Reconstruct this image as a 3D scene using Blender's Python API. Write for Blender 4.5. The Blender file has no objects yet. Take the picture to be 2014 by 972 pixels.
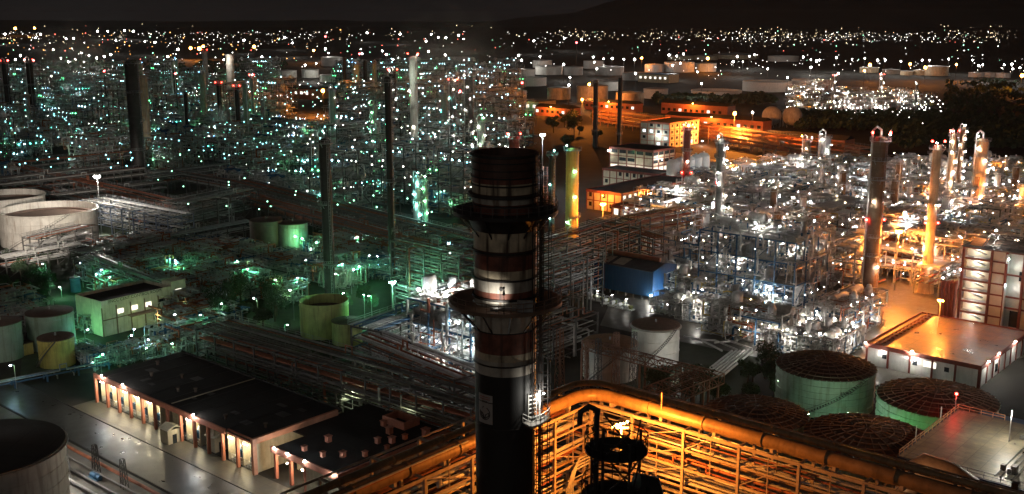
import bpy, math, random
from mathutils import Vector, Matrix
random.seed(7)
SC = bpy.context.scene
COL = SC.collection
PI = math.pi
R = math.radians

# ------------------------------------------------------------------ camera
CAM_H = 90.0
F = 2100.0
PITCH = R(12.25)
cd = bpy.data.cameras.new("camera"); cam = bpy.data.objects.new("camera", cd); COL.objects.link(cam)
cam.location = (0, 0, CAM_H); cam.rotation_euler = (PI/2 - PITCH, 0, 0)
cd.sensor_width = 36; cd.lens = 36*F/2014; cd.clip_start = 1; cd.clip_end = 40000
SC.camera = cam

# ------------------------------------------------------------------ night sky
w = bpy.data.worlds.new("World"); SC.world = w; w.use_nodes = True
nt = w.node_tree; nt.nodes.clear()
wo = nt.nodes.new('ShaderNodeOutputWorld'); bg = nt.nodes.new('ShaderNodeBackground')
tc = nt.nodes.new('ShaderNodeTexCoord'); mp = nt.nodes.new('ShaderNodeMapping'); mp.inputs['Scale'].default_value = (1.2, 1.2, 5)
nz = nt.nodes.new('ShaderNodeTexNoise'); nz.inputs['Scale'].default_value = 2.2; nz.inputs['Detail'].default_value = 5
cr = nt.nodes.new('ShaderNodeValToRGB')
cr.color_ramp.elements[0].position = .35; cr.color_ramp.elements[0].color = (.0050, .0046, .0048, 1)
cr.color_ramp.elements[1].position = .7; cr.color_ramp.elements[1].color = (.0105, .0090, .0090, 1)
nt.links.new(tc.outputs['Generated'], mp.inputs['Vector']); nt.links.new(mp.outputs[0], nz.inputs['Vector'])
nt.links.new(nz.outputs['Fac'], cr.inputs['Fac']); nt.links.new(cr.outputs[0], bg.inputs['Color'])
bg.inputs['Strength'].default_value = 1.0
nt.links.new(bg.outputs[0], wo.inputs['Surface'])

# faint glow of the lit-up sky behind the camera, low and very soft
sl = bpy.data.lights.new('night_glow', 'SUN'); sl.energy = .10; sl.angle = R(25); sl.color = (1, .90, .80)
so_ = bpy.data.objects.new('night_glow', sl); COL.objects.link(so_); so_.rotation_euler = (R(74), 0, R(-16))

# ------------------------------------------------------------------ view
vs = SC.view_settings
vs.view_transform = 'Standard'; vs.look = 'None'; vs.exposure = 0.0; vs.gamma = 1.0; vs.use_curve_mapping = False
cy = SC.cycles
cy.use_denoising = True
try: cy.denoiser = 'OPENIMAGEDENOISE'; cy.denoising_input_passes = 'RGB_ALBEDO_NORMAL'; cy.denoising_prefilter = 'ACCURATE'
except Exception: pass
cy.use_light_tree = True
cy.volume_step_rate = 4; cy.volume_max_steps = 48; cy.max_bounces = 3; cy.diffuse_bounces = 1; cy.glossy_bounces = 2; cy.transmission_bounces = 2; cy.volume_bounces = 0
cy.transparent_max_bounces = 8
cy.caustics_reflective = False; cy.caustics_refractive = False
cy.sample_clamp_indirect = 3.0
cy.use_adaptive_sampling = False

# ------------------------------------------------------------------ pixel to place
def ray(px, py):
    c = (px-1007)/F; r = (486-py)/F
    return Vector((c, math.cos(PITCH)+r*math.sin(PITCH), -math.sin(PITCH)+r*math.cos(PITCH)))
def G(px, py, z=0.0):
    d = ray(px, py); t = (z-CAM_H)/d.z
    return Vector((d.x*t, d.y*t, z))
def At(px, py, Y):
    d = ray(px, py); t = Y/d.y
    return Vector((d.x*t, Y, CAM_H+d.z*t))
def toPx(p):
    x, y, z = p[0], p[1], p[2]-CAM_H
    dz = y*math.cos(PITCH)-z*math.sin(PITCH); u = y*math.sin(PITCH)+z*math.cos(PITCH)
    return 1007+F*x/dz, 486-F*u/dz
GR = R(-41)                       # the plant grid
UX = Vector((math.cos(GR), math.sin(GR), 0)); WY = Vector((-math.sin(GR), math.cos(GR), 0))

# ------------------------------------------------------------------ materials
MATS = {}
def mat(name, col, rough=.6, metal=0.0, var=.25, scale=1.0, streak=0.0, scol=None, bump=0.0, spec=.5, rvar=0.0, gen='Object', zs=None, joint=0, jrot=0):
    if name in MATS: return MATS[name]
    m = bpy.data.materials.new(name); m.use_nodes = True; t = m.node_tree; b = t.nodes['Principled BSDF']
    b.inputs['Roughness'].default_value = rough; b.inputs['Metallic'].default_value = metal
    b.inputs['Specular IOR Level'].default_value = spec
    tc = t.nodes.new('ShaderNodeTexCoord'); n = t.nodes.new('ShaderNodeTexNoise')
    mp = t.nodes.new('ShaderNodeMapping'); mp.inputs['Scale'].default_value = zs or (1, 1, 1)
    t.links.new(tc.outputs[gen], mp.inputs['Vector']); t.links.new(mp.outputs[0], n.inputs['Vector'])
    n.inputs['Scale'].default_value = scale; n.inputs['Detail'].default_value = 6; n.inputs['Roughness'].default_value = .65
    r = t.nodes.new('ShaderNodeValToRGB')
    d = [max(0, c*(1-var)) for c in col]; l = [min(1, c*(1+var)) for c in col]
    r.color_ramp.elements[0].position = .3; r.color_ramp.elements[0].color = (*d, 1)
    r.color_ramp.elements[1].position = .7; r.color_ramp.elements[1].color = (*l, 1)
    t.links.new(n.outputs['Fac'], r.inputs['Fac']); out = r.outputs[0]
    if streak:
        mp2 = t.nodes.new('ShaderNodeMapping'); mp2.inputs['Scale'].default_value = (1.3, 1.3, .12)
        n2 = t.nodes.new('ShaderNodeTexNoise'); n2.inputs['Scale'].default_value = 1.1; n2.inputs['Detail'].default_value = 8
        t.links.new(tc.outputs[gen], mp2.inputs['Vector']); t.links.new(mp2.outputs[0], n2.inputs['Vector'])
        r2 = t.nodes.new('ShaderNodeValToRGB'); r2.color_ramp.elements[0].position = .5; r2.color_ramp.elements[1].position = .68
        r2.color_ramp.elements[0].color = (0, 0, 0, 1); r2.color_ramp.elements[1].color = (streak, streak, streak, 1)
        mx = t.nodes.new('ShaderNodeMix'); mx.data_type = 'RGBA'
        t.links.new(n2.outputs['Fac'], r2.inputs['Fac']); t.links.new(r2.outputs[0], mx.inputs['Factor'])
        t.links.new(out, mx.inputs['A']); mx.inputs['B'].default_value = (*(scol or (.09, .04, .02)), 1); out = mx.outputs['Result']
    if joint:
        mj = t.nodes.new('ShaderNodeMapping'); mj.inputs['Rotation'].default_value = (0, 0, -jrot); bk = t.nodes.new('ShaderNodeTexBrick')
        bk.offset = 0; bk.inputs['Scale'].default_value = 1; bk.inputs['Brick Width'].default_value = joint; bk.inputs['Row Height'].default_value = joint*.8; bk.inputs['Mortar Size'].default_value = .07
        bk.inputs['Color1'].default_value = (1,1,1,1); bk.inputs['Color2'].default_value = (.85,.85,.85,1); bk.inputs['Mortar'].default_value = (.55,.55,.55,1)
        t.links.new(tc.outputs[gen], mj.inputs['Vector']); t.links.new(mj.outputs[0], bk.inputs['Vector'])
        ml = t.nodes.new('ShaderNodeMix'); ml.data_type = 'RGBA'; ml.blend_type = 'MULTIPLY'; ml.inputs['Factor'].default_value = 1
        t.links.new(out, ml.inputs['A']); t.links.new(bk.outputs['Color'], ml.inputs['B']); out = ml.outputs['Result']
    t.links.new(out, b.inputs['Base Color'])
    if rvar:
        mr = t.nodes.new('ShaderNodeMapRange'); mr.inputs['From Min'].default_value = .2; mr.inputs['From Max'].default_value = .8
        mr.inputs['To Min'].default_value = max(.03, rough-rvar); mr.inputs['To Max'].default_value = min(1, rough+rvar)
        t.links.new(n.outputs['Fac'], mr.inputs['Value']); t.links.new(mr.outputs[0], b.inputs['Roughness'])
    if bump:
        bm = t.nodes.new('ShaderNodeBump'); bm.inputs['Strength'].default_value = bump; bm.inputs['Distance'].default_value = .1
        t.links.new(n.outputs['Fac'], bm.inputs['Height']); t.links.new(bm.outputs[0], b.inputs['Normal'])
    MATS[name] = m; return m
def emit(name, col, s, mis=True):
    if name in MATS: return MATS[name]
    m = bpy.data.materials.new(name); m.use_nodes = True; t = m.node_tree; t.nodes.clear()
    o = t.nodes.new('ShaderNodeOutputMaterial'); e = t.nodes.new('ShaderNodeEmission')
    e.inputs[0].default_value = (*col, 1); e.inputs[1].default_value = s; t.links.new(e.outputs[0], o.inputs[0])
    try: m.cycles.emission_sampling = 'FRONT_BACK' if mis else 'NONE'
    except Exception: pass
    MATS[name] = m; return m

STEEL = mat('dark_steel', (.10, .095, .09), .55, .0, .35, .6)
GALV = mat('galvanised_steel', (.33, .33, .33), .45, .3, .3, .8)
BLUE = mat('blue_painted_steel', (.03, .09, .17), .5, 0, .3, .7)
GREYP = mat('grey_painted_steel', (.28, .28, .27), .55, 0, .35, .5, .35)
CLAD = mat('aluminium_cladding', (.55, .55, .54), .38, .35, .25, .9)
PIPEG = mat('grey_pipe', (.4, .39, .37), .4, .2, .35, .5)
PIPER = mat('rust_red_pipe', (.28, .09, .045), .6, 0, .4, .5)
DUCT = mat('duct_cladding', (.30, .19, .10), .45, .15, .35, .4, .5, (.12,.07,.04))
DECK = mat('deck_grating', (.30, .29, .27), .7, 0, .35, .6)
CONC = mat('concrete', (.33, .31, .28), .75, 0, .3, .25, bump=.1)
CONCD = mat('dark_roofing', (.035, .032, .03), .75, 0, .6, .35, rvar=.25, joint=6, spec=.3)
MAROON = mat('maroon_paint', (.20, .045, .03), .6, 0, .3, .8, .3, (.05, .03, .02))
CREAM = mat('cream_render', (.52, .44, .30), .75, 0, .22, .5, .3, (.2, .15, .08))
TERRA = mat('terracotta_paint', (.50, .17, .10), .65, 0, .2, .6, .25, (.2, .08, .05))
WHITEW = mat('white_tank_paint', (.50, .47, .42), .55, 0, .18, .3, .5, (.2, .14, .1))
WHITEP = mat('white_paint', (.75, .74, .7), .55, 0, .1, .6, .2, (.4, .35, .3))
GREENT = mat('pale_green_tank_paint', (.27, .35, .27), .55, 0, .2, .3, .6, (.13, .14, .08))
GREENY = mat('yellow_green_paint', (.42, .44, .16), .6, 0, .25, .3, .6, (.15, .12, .05))
YELLOWT = mat('yellow_tank_paint', (.50, .38, .10), .6, 0, .2, .3, .5, (.15, .1, .04))
DARKT = mat('dark_brown_tank_paint', (.10, .07, .05), .6, 0, .35, .3, .4)
RUSTROOF = mat('rusty_tank_roof', (.09, .055, .04), .6, 0, .4, .5)
RIB = mat('roof_rafter_paint', (.19, .11, .075), .55, 0, .3, 1)
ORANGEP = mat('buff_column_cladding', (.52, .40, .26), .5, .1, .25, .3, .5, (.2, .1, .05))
BROWNC = mat('weathered_column_cladding', (.20, .125, .075), .55, .1, .35, .3, .4)
BLACKC = mat('blackened_steel', (.028, .024, .022), .6, 0, .4, .4)
BSHED = mat('blue_sheet_cladding', (.009, .05, .125), .5, .1, .2, .5, .3, (.05, .1, .16), zs=(6, 6, .3))
SHEDR = mat('dark_sheet_roof', (.07, .07, .075), .6, .1, .3, .4)
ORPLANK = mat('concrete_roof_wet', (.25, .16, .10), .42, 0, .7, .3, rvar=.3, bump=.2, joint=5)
BARK = mat('bark', (.08, .06, .045), .9)
LEAF = mat('leaves', (.04, .065, .028), .7, 0, .5, .8)
LEAF2 = mat('leaves_dark', (.03, .055, .025), .7, 0, .5, .8)
BLACKP = mat('black_stack_paint', (.018, .018, .018), .7, 0, .3, .3)
GLASSD = mat('dark_glass', (.03, .035, .04), .15, 0, .2, 1)
REDP = mat('red_paint', (.5, .05, .03), .5)
DIMP = mat('shaded_pipe', (.13, .12, .11), .5, .1, .4, .5)  # grey pipe darkened: the dimness of the racks put into the colour
CER = mat('porcelain', (.7, .7, .7), .3)

L_W = emit('lamp_white', (1.0, .95, .86), 420)
L_C = emit('lamp_cold', (.72, .92, 1.0), 420)
L_T = emit('lamp_teal', (.25, .95, .82), 380)
L_G = emit('lamp_green', (.30, 1.0, .45), 300)
L_B = emit('lamp_blue', (.35, .55, 1.0), 380)
L_Y = emit('lamp_warm', (1.0, .75, .35), 260)
L_S = emit('lamp_sodium', (1.0, .42, .07), 160)
L_R = emit('lamp_red', (1.0, .03, .02), 60)
P_W = emit('plant_lamp_white', (1,.95,.86), 95); P_C = emit('plant_lamp_cold', (.75,.92,1), 95); P_Y = emit('plant_lamp_warm', (1,.8,.5), 80); PW = [P_W, P_W, P_C, P_W, P_Y]
WINL = emit('lit_window', (1.0, .92, .78), 1.6)
WINC = emit('lit_window_cold', (.85, .93, 1.0), 2.0)

# ------------------------------------------------------------------ mesh builder
class MB:
    def __init__(s): s.v = []; s.f = []; s.m = []
    def add(s, vs, fs, mi=0):
        n = len(s.v); s.v.extend(vs); s.f.extend([tuple(i+n for i in f) for f in fs]); s.m.extend([mi]*len(fs)); return s
    def box(s, x0, y0, z0, x1, y1, z1, mi=0):
        return s.add([(x0,y0,z0),(x1,y0,z0),(x1,y1,z0),(x0,y1,z0),(x0,y0,z1),(x1,y0,z1),(x1,y1,z1),(x0,y1,z1)],
              [(0,3,2,1),(4,5,6,7),(0,1,5,4),(1,2,6,5),(2,3,7,6),(3,0,4,7)], mi)
    def beam(s, p, q, w, h=None, mi=0):
        p = Vector(p); q = Vector(q); h = h or w; d = (q-p)
        if d.length < 1e-6: return s
        d.normalize(); up = Vector((0,0,1)) if abs(d.z) < .95 else Vector((0,1,0))
        a = d.cross(up).normalized()*(w/2); b = a.cross(d).normalized()*(h/2)
        vs = [tuple(o+x*a+y*b) for o in (p, q) for x, y in ((-1,-1),(1,-1),(1,1),(-1,1))]
        return s.add(vs, [(0,1,2,3),(7,6,5,4),(0,4,5,1),(1,5,6,2),(2,6,7,3),(3,7,4,0)], mi)
    def tube(s, p, q, r, n=8, r2=None, caps=True, mi=0):
        p = Vector(p); q = Vector(q); r2 = r if r2 is None else r2; d = (q-p).normalized()
        up = Vector((0,0,1)) if abs(d.z) < .95 else Vector((0,1,0))
        a = d.cross(up).normalized(); b = a.cross(d)
        vs = []
        for o, rr in ((p, r), (q, r2)):
            for k in range(n):
                t = 2*PI*k/n; vs.append(tuple(o+a*(math.cos(t)*rr)+b*(math.sin(t)*rr)))
        fs = [(k, (k+1) % n, n+(k+1) % n, n+k) for k in range(n)]
        if caps: fs += [tuple(range(n))[::-1], tuple(range(n, 2*n))]
        return s.add(vs, fs, mi)
    def path(s, pts, r, n=6, mi=0):
        pts = [Vector(p) for p in pts]; rings = []; prev = None
        for i, p in enumerate(pts):
            din = (p-pts[i-1]).normalized() if i else (pts[1]-p).normalized()
            dout = (pts[i+1]-p).normalized() if i < len(pts)-1 else din
            t = (din+dout); t = t.normalized() if t.length > 1e-4 else din
            k = 1/max(.35, t.dot(din))
            if prev is None:
                up = Vector((0,0,1)) if abs(t.z) < .9 else Vector((0,1,0)); a = t.cross(up).normalized()
            else: a = (prev-t*prev.dot(t)); a = a.normalized() if a.length > 1e-4 else t.orthogonal().normalized()
            b = t.cross(a); prev = a; bis = (dout-din)
            ring = []
            for j in range(n):
                an = 2*PI*j/n; o = a*math.cos(an)*r+b*math.sin(an)*r
                if bis.length > 1e-3:
                    bn = bis.normalized(); o = o+bn*(o.dot(bn)*(min(k, 1.5)-1))
                ring.append(tuple(p+o))
            rings.append(ring)
        vs = [v for rg in rings for v in rg]; fs = []
        for i in range(len(rings)-1):
            for j in range(n): fs.append((i*n+j, i*n+(j+1) % n, (i+1)*n+(j+1) % n, (i+1)*n+j))
        fs += [tuple(range(n))[::-1], tuple(range((len(rings)-1)*n, len(rings)*n))]
        return s.add(vs, fs, mi)
    def lathe(s, prof, n=24, cx=0, cy_=0, a0=0, a1=2*PI):
        full = abs(a1-a0-2*PI) < 1e-6; m = n if full else n+1
        vs = [(cx+p[0]*math.cos(a0+(a1-a0)*k/n), cy_+p[0]*math.sin(a0+(a1-a0)*k/n), p[1]) for p in prof for k in range(m)]
        for i in range(len(prof)-1):
            fs = [(i*m+k, i*m+(k+1) % m, (i+1)*m+(k+1) % m, (i+1)*m+k) for k in range(n)]
            base = len(s.v)
            if i == 0: s.v.extend(vs); s._b = base
            s.f.extend([tuple(x+s._b for x in f) for f in fs]); s.m.extend([prof[i][2] if len(prof[i]) > 2 else 0]*len(fs))
        return s
    def ball(s, c, r, mi=0, n=8, rings=5, sz=1):
        pr = [(max(1e-3, r*math.sin(PI*i/rings)), c[2]-r*sz*math.cos(PI*i/rings), mi) for i in range(rings+1)]
        return s.lathe(pr, n, c[0], c[1])
    def mesh(s, name, mats, smooth=False):
        me = bpy.data.meshes.new(name); me.from_pydata(s.v, [], s.f)
        for m in (mats if isinstance(mats, (list, tuple)) else [mats]): me.materials.append(m)
        if any(s.m): me.polygons.foreach_set('material_index', s.m)
        if smooth: me.polygons.foreach_set('use_smooth', [True]*len(me.polygons))
        me.update()
        if smooth:
            try: me.set_sharp_from_angle(angle=R(40))
            except Exception: pass
        return me
def put(name, me, parent=None, loc=(0,0,0), rz=0):
    o = bpy.data.objects.new(name, me); COL.objects.link(o); o.parent = parent; o.location = loc; o.rotation_euler = (0,0,rz); return o
def ob(name, mb, mats, parent=None, loc=(0,0,0), rz=0, smooth=False):
    return put(name, mb.mesh(name, mats, smooth), parent, loc, rz)
def tag(o, label, cat, group=None):
    o['label'] = label; o['category'] = cat
    if group: o['group'] = group
    return o
def thing(name, label, cat, loc=(0,0,0), rz=0, group=None):
    o = bpy.data.objects.new(name, None); o.empty_display_size = .5; COL.objects.link(o)
    o.location = loc; o.rotation_euler = (0,0,rz)
    return tag(o, label, cat, group)
def struct(o, kind='structure'): o['kind'] = kind; return o
KIDS = {}
def copy_tree(o, parent=None):
    if o.name not in KIDS: KIDS[o.name] = list(o.children)
    c = o.copy(); COL.objects.link(c); c.parent = parent
    for ch in KIDS[o.name]: copy_tree(ch, c)
    return c
PROTO = {}
def place(key, maker, loc, rz, label, scale=1):
    if key not in PROTO:
        o = maker(); PROTO[key] = o
    else: o = copy_tree(PROTO[key])
    o.location = loc; o.rotation_euler = (0,0,rz); o.scale = (scale,)*3; o['label'] = label
    return o
def plight(parent, loc, col, power, rad=.3, name='light'):
    l = bpy.data.lights.new(name, 'POINT'); l.color = col; l.energy = power; l.shadow_soft_size = rad
    o = bpy.data.objects.new(name, l); COL.objects.link(o); o.parent = parent; o.location = loc; return o
CW = (1, .95, .85); CC = (.75, .9, 1); CS = (1, .30, .035); CG = (.25, 1, .42); CT = (.3, 1, .85); CR = (1, .03, .02)

# landmarks by which look-alikes are told apart
LM = [('floating-roof tank', -190, 430), ('banded chimney', 0, 115), ('blue shed', 45, 340), ('stair-tower building', 135, 305),
      ('amber-lit flat roof', 115, 275), ('ribbed green tanks', 90, 235), ('tall weathered column', 112, 340), ('cream bay building', -60, 225),
      ('control room building', -125, 300), ('olive open-topped tank', -52, 300), ('white storage tank', 38, 275), ('black slender chimney', -58, 335),
      ('pencil-thin black chimney', -43, 385), ('gridded office block', 75, 610), ('sodium-lit depot', 90, 760), ('brown square stack', -340, 900),
      ('pale banded stack', -95, 640), ('storage tank farm', 120, 1350), ('amber tanks', 110, 1150), ('high mast floodlight', -160, 560), ('conical orange stack', 130, 385)]
def near(p):
    b = min(LM, key=lambda l: (l[1]-p[0])**2+(l[2]-p[1])**2); d = p[1]-b[2]; dx = abs(p[0]-b[1])
    rel = ('far behind' if d > 150 else 'behind' if d > 25 else 'well in front of' if d < -100 else 'in front of' if d < -25 else 'beside')
    return rel.replace('well ', '').replace('far ', '')+' the '+b[0]

exec_order = 0
# ================================================================== SETTING
def sheet(name, pts, m, z=.004, kind='structure'):
    mb = MB(); mb.add([(p[0], p[1], z) for p in pts], [tuple(range(len(pts)))]); return struct(ob(name, mb, m), kind)
GROUND = mat('ground_earth', (.03, .028, .024), .85, 0, .6, .06, rvar=.1, gen='Object', spec=.15)
g = MB(); g.add([(-9000,-200,0),(9000,-200,0),(9000,16000,0),(-9000,16000,0)], [(0,1,2,3)])
struct(ob('ground', g, GROUND))
PAVE = mat('wet_concrete_paving', (.09, .083, .07), .45, 0, .6, .35, rvar=.3, bump=.25, joint=6, jrot=GR, spec=.4)
ROADM = mat('wet_asphalt', (.042, .041, .04), .40, 0, .55, .35, rvar=.26, bump=.03)
GRASS = mat('short_grass', (.022, .034, .015), .9, 0, .45, .2)
def quad(a, b, c, d): return [G(*a), G(*b), G(*c), G(*d)]
sheet('process_paving', quad((1180,640),(1740,760),(2700,560),(1330,300)), PAVE, .004)
sheet('process_paving', quad((0,430),(930,430),(940,160),(0,160)), mat('dark_paving', (.045,.042,.038), .7, 0, .6, .2, rvar=.2, spec=.3), .004)
sheet('grass', quad((60,500),(860,500),(930,700),(40,740)), GRASS, .004)
sheet('grass', quad((1280,660),(1500,705),(1440,800),(1180,760)), GRASS, .012)
sheet('grass', quad((150,440),(250,425),(270,460),(160,470)), GRASS, .004)

# hills behind the plain
def hills():
    mb = MB(); n = 90; rows = []
    for j in range(9):
        row = []
        for i in range(n+1):
            x = -8000+16000*i/n; y = 8200+j*550
            px = 1007+F*x/ (8200)
            h = 0
            prof = 60+80*math.exp(-((x-3400)/1500)**2)+330*math.exp(-((x-4600)/1900)**2)+150*math.exp(-((x-1900)/700)**2)
            prof += 25*math.sin(x*.0021)+14*math.sin(x*.0057+1)
            prof *= 1 if x > 900 else max(.25, 1-(900-x)/1500)
            h = prof*math.sin(min(1, j/5)*PI/2)*1.55 + (random.uniform(-6, 6) if j else 0)
            row.append((x, y, max(-2, h) if j else -3))
        rows.append(row)
    mb.v = [p for r_ in rows for p in r_]
    for j in range(8):
        for i in range(n): mb.f.append((j*(n+1)+i, j*(n+1)+i+1, (j+1)*(n+1)+i+1, (j+1)*(n+1)+i)); mb.m.append(0)
    return struct(ob('hills', mb, mat('hill_scrub', (.03, .03, .028), .95, 0, .4, .004), smooth=True))
hills()

# ================================================================== generic builders
def ico():
    t = (1+5**.5)/2; v = [(-1,t,0),(1,t,0),(-1,-t,0),(1,-t,0),(0,-1,t),(0,1,t),(0,-1,-t),(0,1,-t),(t,0,-1),(t,0,1),(-t,0,-1),(-t,0,1)]
    f = [(0,11,5),(0,5,1),(0,1,7),(0,7,10),(0,10,11),(1,5,9),(5,11,4),(11,10,2),(10,7,6),(7,1,8),(3,9,4),(3,4,2),(3,2,6),(3,6,8),(3,8,9),(4,9,5),(2,4,11),(6,2,10),(8,6,7),(9,8,1)]
    k = 1/math.sqrt(1+t*t); return [(a*k, b*k, c*k) for a, b, c in v], f
ICOV, ICOF = ico()
def bulb(mb, c, r, mi=0, sz=1): mb.add([(c[0]+x*r, c[1]+y*r, c[2]+z*r*sz) for x, y, z in ICOV], ICOF, mi)
LAMPM = {}
def lamp_mesh(m, r=.22):
    k = (m.name, r)
    if k not in LAMPM:
        mb = MB(); bulb(mb, (0,0,0), r, 1)
        mb.box(-r*.5, -r*.5, r*.9, r*.5, r*.5, r*1.6, 0)          # gland box over the glass
        LAMPM[k] = mb.mesh('lamp', [STEEL, m])
    return LAMPM[k]

def rail(mb, pts, h=1.1, step=2.5, r=.05, closed=False):
    n = len(pts); seg = range(n if closed else n-1)
    for i in seg:
        a = Vector(pts[i]); b = Vector(pts[(i+1) % n]); L = (b-a).length; k = max(1, int(L/step))
        for z in (h, h*.5): mb.beam(a+Vector((0,0,z)), b+Vector((0,0,z)), r*1.6)
        for j in range(k+1):
            p = a.lerp(b, j/k); mb.beam(p, p+Vector((0,0,h)), r*1.6)

def vessel_v(mb, x, y, z, r, h, n=14):
    mb.lathe([(r*.9, z), (r*.9, z+.6), (r, z+.8), (r, z+h), (r*.8, z+h+r*.35), (r*.4, z+h+r*.5), (.01, z+h+r*.55)], n, x, y)
def vessel_h(mb, x, y, z, r, L, ax=0, n=12):
    d = Vector((1,0,0)) if ax == 0 else Vector((0,1,0)); c = Vector((x,y,z+r+.4))
    a = c-d*L/2; b = c+d*L/2
    mb.tube(a, b, r, n, caps=False); mb.tube(a, a-d*r*.4, r, n, r2=r*.55); mb.tube(b, b+d*r*.4, r, n, r2=r*.55)
    for k in (-.3, .3):
        p = c+d*L*k; s = .25; mb.box(p.x-(s if ax==0 else r*.8), p.y-(r*.8 if ax==0 else s), z, p.x+(s if ax==0 else r*.8), p.y+(r*.8 if ax==0 else s), z+r+.3)
    mb.tube(c+Vector((0,0,r*.9)), c+Vector((0,0,r+.6)), r*.25, 8)

def make_module(seed, W, D, levels, lh, lampset, style='grey', lamps=18, pipes=60, vess=9, lr=.16, nm='process_structure', gp='steel process structures in the units'):
    def mk():
        rnd = random.Random(seed)
        t = thing(nm, '', nm.replace('_', ' '), group=gp)
        nx = max(2, round(W/7)); ny = max(2, round(D/7)); xs = [W*i/nx-W/2 for i in range(nx+1)]; ys = [D*i/ny-D/2 for i in range(ny+1)]
        lv = [rnd.randint(max(1, levels-2), levels) for _ in range(nx*ny)]
        if style == 'blue': lv = [levels]*(nx*ny)
        fm = MB(); dks = {}; hrs = {}
        def top(i, j):
            return max([lv[a*ny+b] for a in (i-1, i) for b in (j-1, j) if 0 <= a < nx and 0 <= b < ny])
        for i, x in enumerate(xs):
            for j, y in enumerate(ys):
                fm.box(x-.2, y-.2, 0, x+.2, y+.2, top(i, j)*lh+.2)
        for i in range(nx):
            for j in range(ny):
                n_ = lv[i*ny+j]
                for l in range(1, n_+1):
                    z = l*lh
                    fm.beam((xs[i],ys[j],z),(xs[i+1],ys[j],z),.22,.4); fm.beam((xs[i],ys[j],z),(xs[i],ys[j+1],z),.22,.4)
                    if j == ny-1: fm.beam((xs[i],ys[j+1],z),(xs[i+1],ys[j+1],z),.22,.4)
                    if i == nx-1: fm.beam((xs[i+1],ys[j],z),(xs[i+1],ys[j+1],z),.22,.4)
                    if rnd.random() < .25: fm.beam((xs[i],ys[j],z-lh),(xs[i+1],ys[j],z),.15)
                    if rnd.random() < .25: fm.beam((xs[i+1],ys[j],z-lh),(xs[i+1],ys[j+1],z),.15)
                    if rnd.random() < (.92 if style == 'blue' else .72):
                        dk = dks.setdefault(l, MB()); hr = hrs.setdefault(l, MB())
                        dk.box(xs[i], ys[j], z+.21, xs[i+1]-.003, ys[j+1]-.003, z+.29)
                        ed = []
                        if j == 0: ed.append(((xs[i],ys[0],z+.25),(xs[i+1],ys[0],z+.25)))
                        if i == 0: ed.append(((xs[0],ys[j],z+.25),(xs[0],ys[j+1],z+.25)))
                        if i == nx-1: ed.append(((xs[-1],ys[j],z+.25),(xs[-1],ys[j+1],z+.25)))
                        for e in ed: rail(hr, e, step=2.4)
        # stair flights up one side
        sx = W/2+1.2; hr = MB()
        for l in range(levels-1):
            a, b = ((sx,-3,l*lh),(sx,3,(l+1)*lh)) if l % 2 == 0 else ((sx,3,l*lh),(sx,-3,(l+1)*lh))
            hr.beam(a, b, .9, .14); hr.beam(Vector(a)+Vector((.45,0,1)), Vector(b)+Vector((.45,0,1)), .08)
        ob('frame', fm, BLUE if style == 'blue' else STEEL if style == 'dark' else GREYP, t)
        for l in dks:
            ob('deck', dks[l], DECK, t)
            if hrs[l].v: ob('handrail', hrs[l], GALV if style == 'blue' else STEEL, t)
        if hr.v: ob('stairs', hr, GALV if style != 'dark' else STEEL, t)
        for k in range(vess):
            i = rnd.randrange(nx); j = rnd.randrange(ny); l = rnd.randint(0, lv[i*ny+j]); z = l*lh+(.3 if l else 0)
            x = (xs[i]+xs[i+1])/2; y = (ys[j]+ys[j+1])/2; mb = MB(); top_ = l == lv[i*ny+j]
            if rnd.random() < .5: vessel_v(mb, x, y, z, rnd.uniform(.7, 1.9), rnd.uniform(2.5, lh-1.2) if not top_ else rnd.uniform(2.5, 5))
            else: vessel_h(mb, x, y, z, rnd.uniform(.6, 1.6), rnd.uniform(4, 8), rnd.randrange(2))
            ob('vessel', mb, rnd.choice([CLAD, CLAD, WHITEP, GREYP, PIPEG]), t, smooth=True)
        pm = MB(); pr = MB()
        for l in range(levels+1):
            for q in range(5):
                y = rnd.uniform(-D/2, D/2); z = l*lh+rnd.uniform(.7, lh-1.2); r_ = rnd.choice([.12, .18, .25, .35]); x0 = -W/2-rnd.uniform(0, 2); x1 = W/2+rnd.uniform(0, 2)
                if l == levels: z = l*lh+rnd.uniform(.5, 1.4)
                pm.path([(x0, y, z-rnd.uniform(1, 3)), (x0, y, z), (x1, y, z), (x1, y, z-rnd.uniform(1, 3))] if l else [(x0, y, z), (x1, y, z)], r_, 6)
                x = rnd.uniform(-W/2, W/2); pm.path([(x, -D/2-.8, z+.5), (x, D/2+.8, z+.5)], r_*.8, 6)
        for k in range(pipes):
            i = rnd.randrange(nx+1); j = rnd.randrange(ny+1); p = Vector((xs[i]+rnd.uniform(-3,3), ys[j]+rnd.uniform(-3,3), rnd.randint(0, levels)*lh+rnd.uniform(.5, 2.5)))
            r_ = rnd.choice([.1, .14, .2, .28, .4]) if lr > .145 else rnd.choice([.07, .1, .14, .2, .28]); pts = [p.copy()]; ax = rnd.randrange(3)
            for s_ in range(rnd.randint(2, 6)):
                ln = rnd.uniform(1.2, 7)*rnd.choice([-1, 1]); q = pts[-1].copy(); q[ax] += ln
                q.x = min(W/2+1.5, max(-W/2-1.5, q.x)); q.y = min(D/2+1.5, max(-D/2-1.5, q.y)); q.z = min(levels*lh+2.5, max(.4, q.z))
                if (q-pts[-1]).length > .6: pts.append(q)
                ax = (ax+rnd.choice([1, 2])) % 3
            if len(pts) > 1: (pm if rnd.random() < .8 else pr).path(pts, r_, 6)
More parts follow.
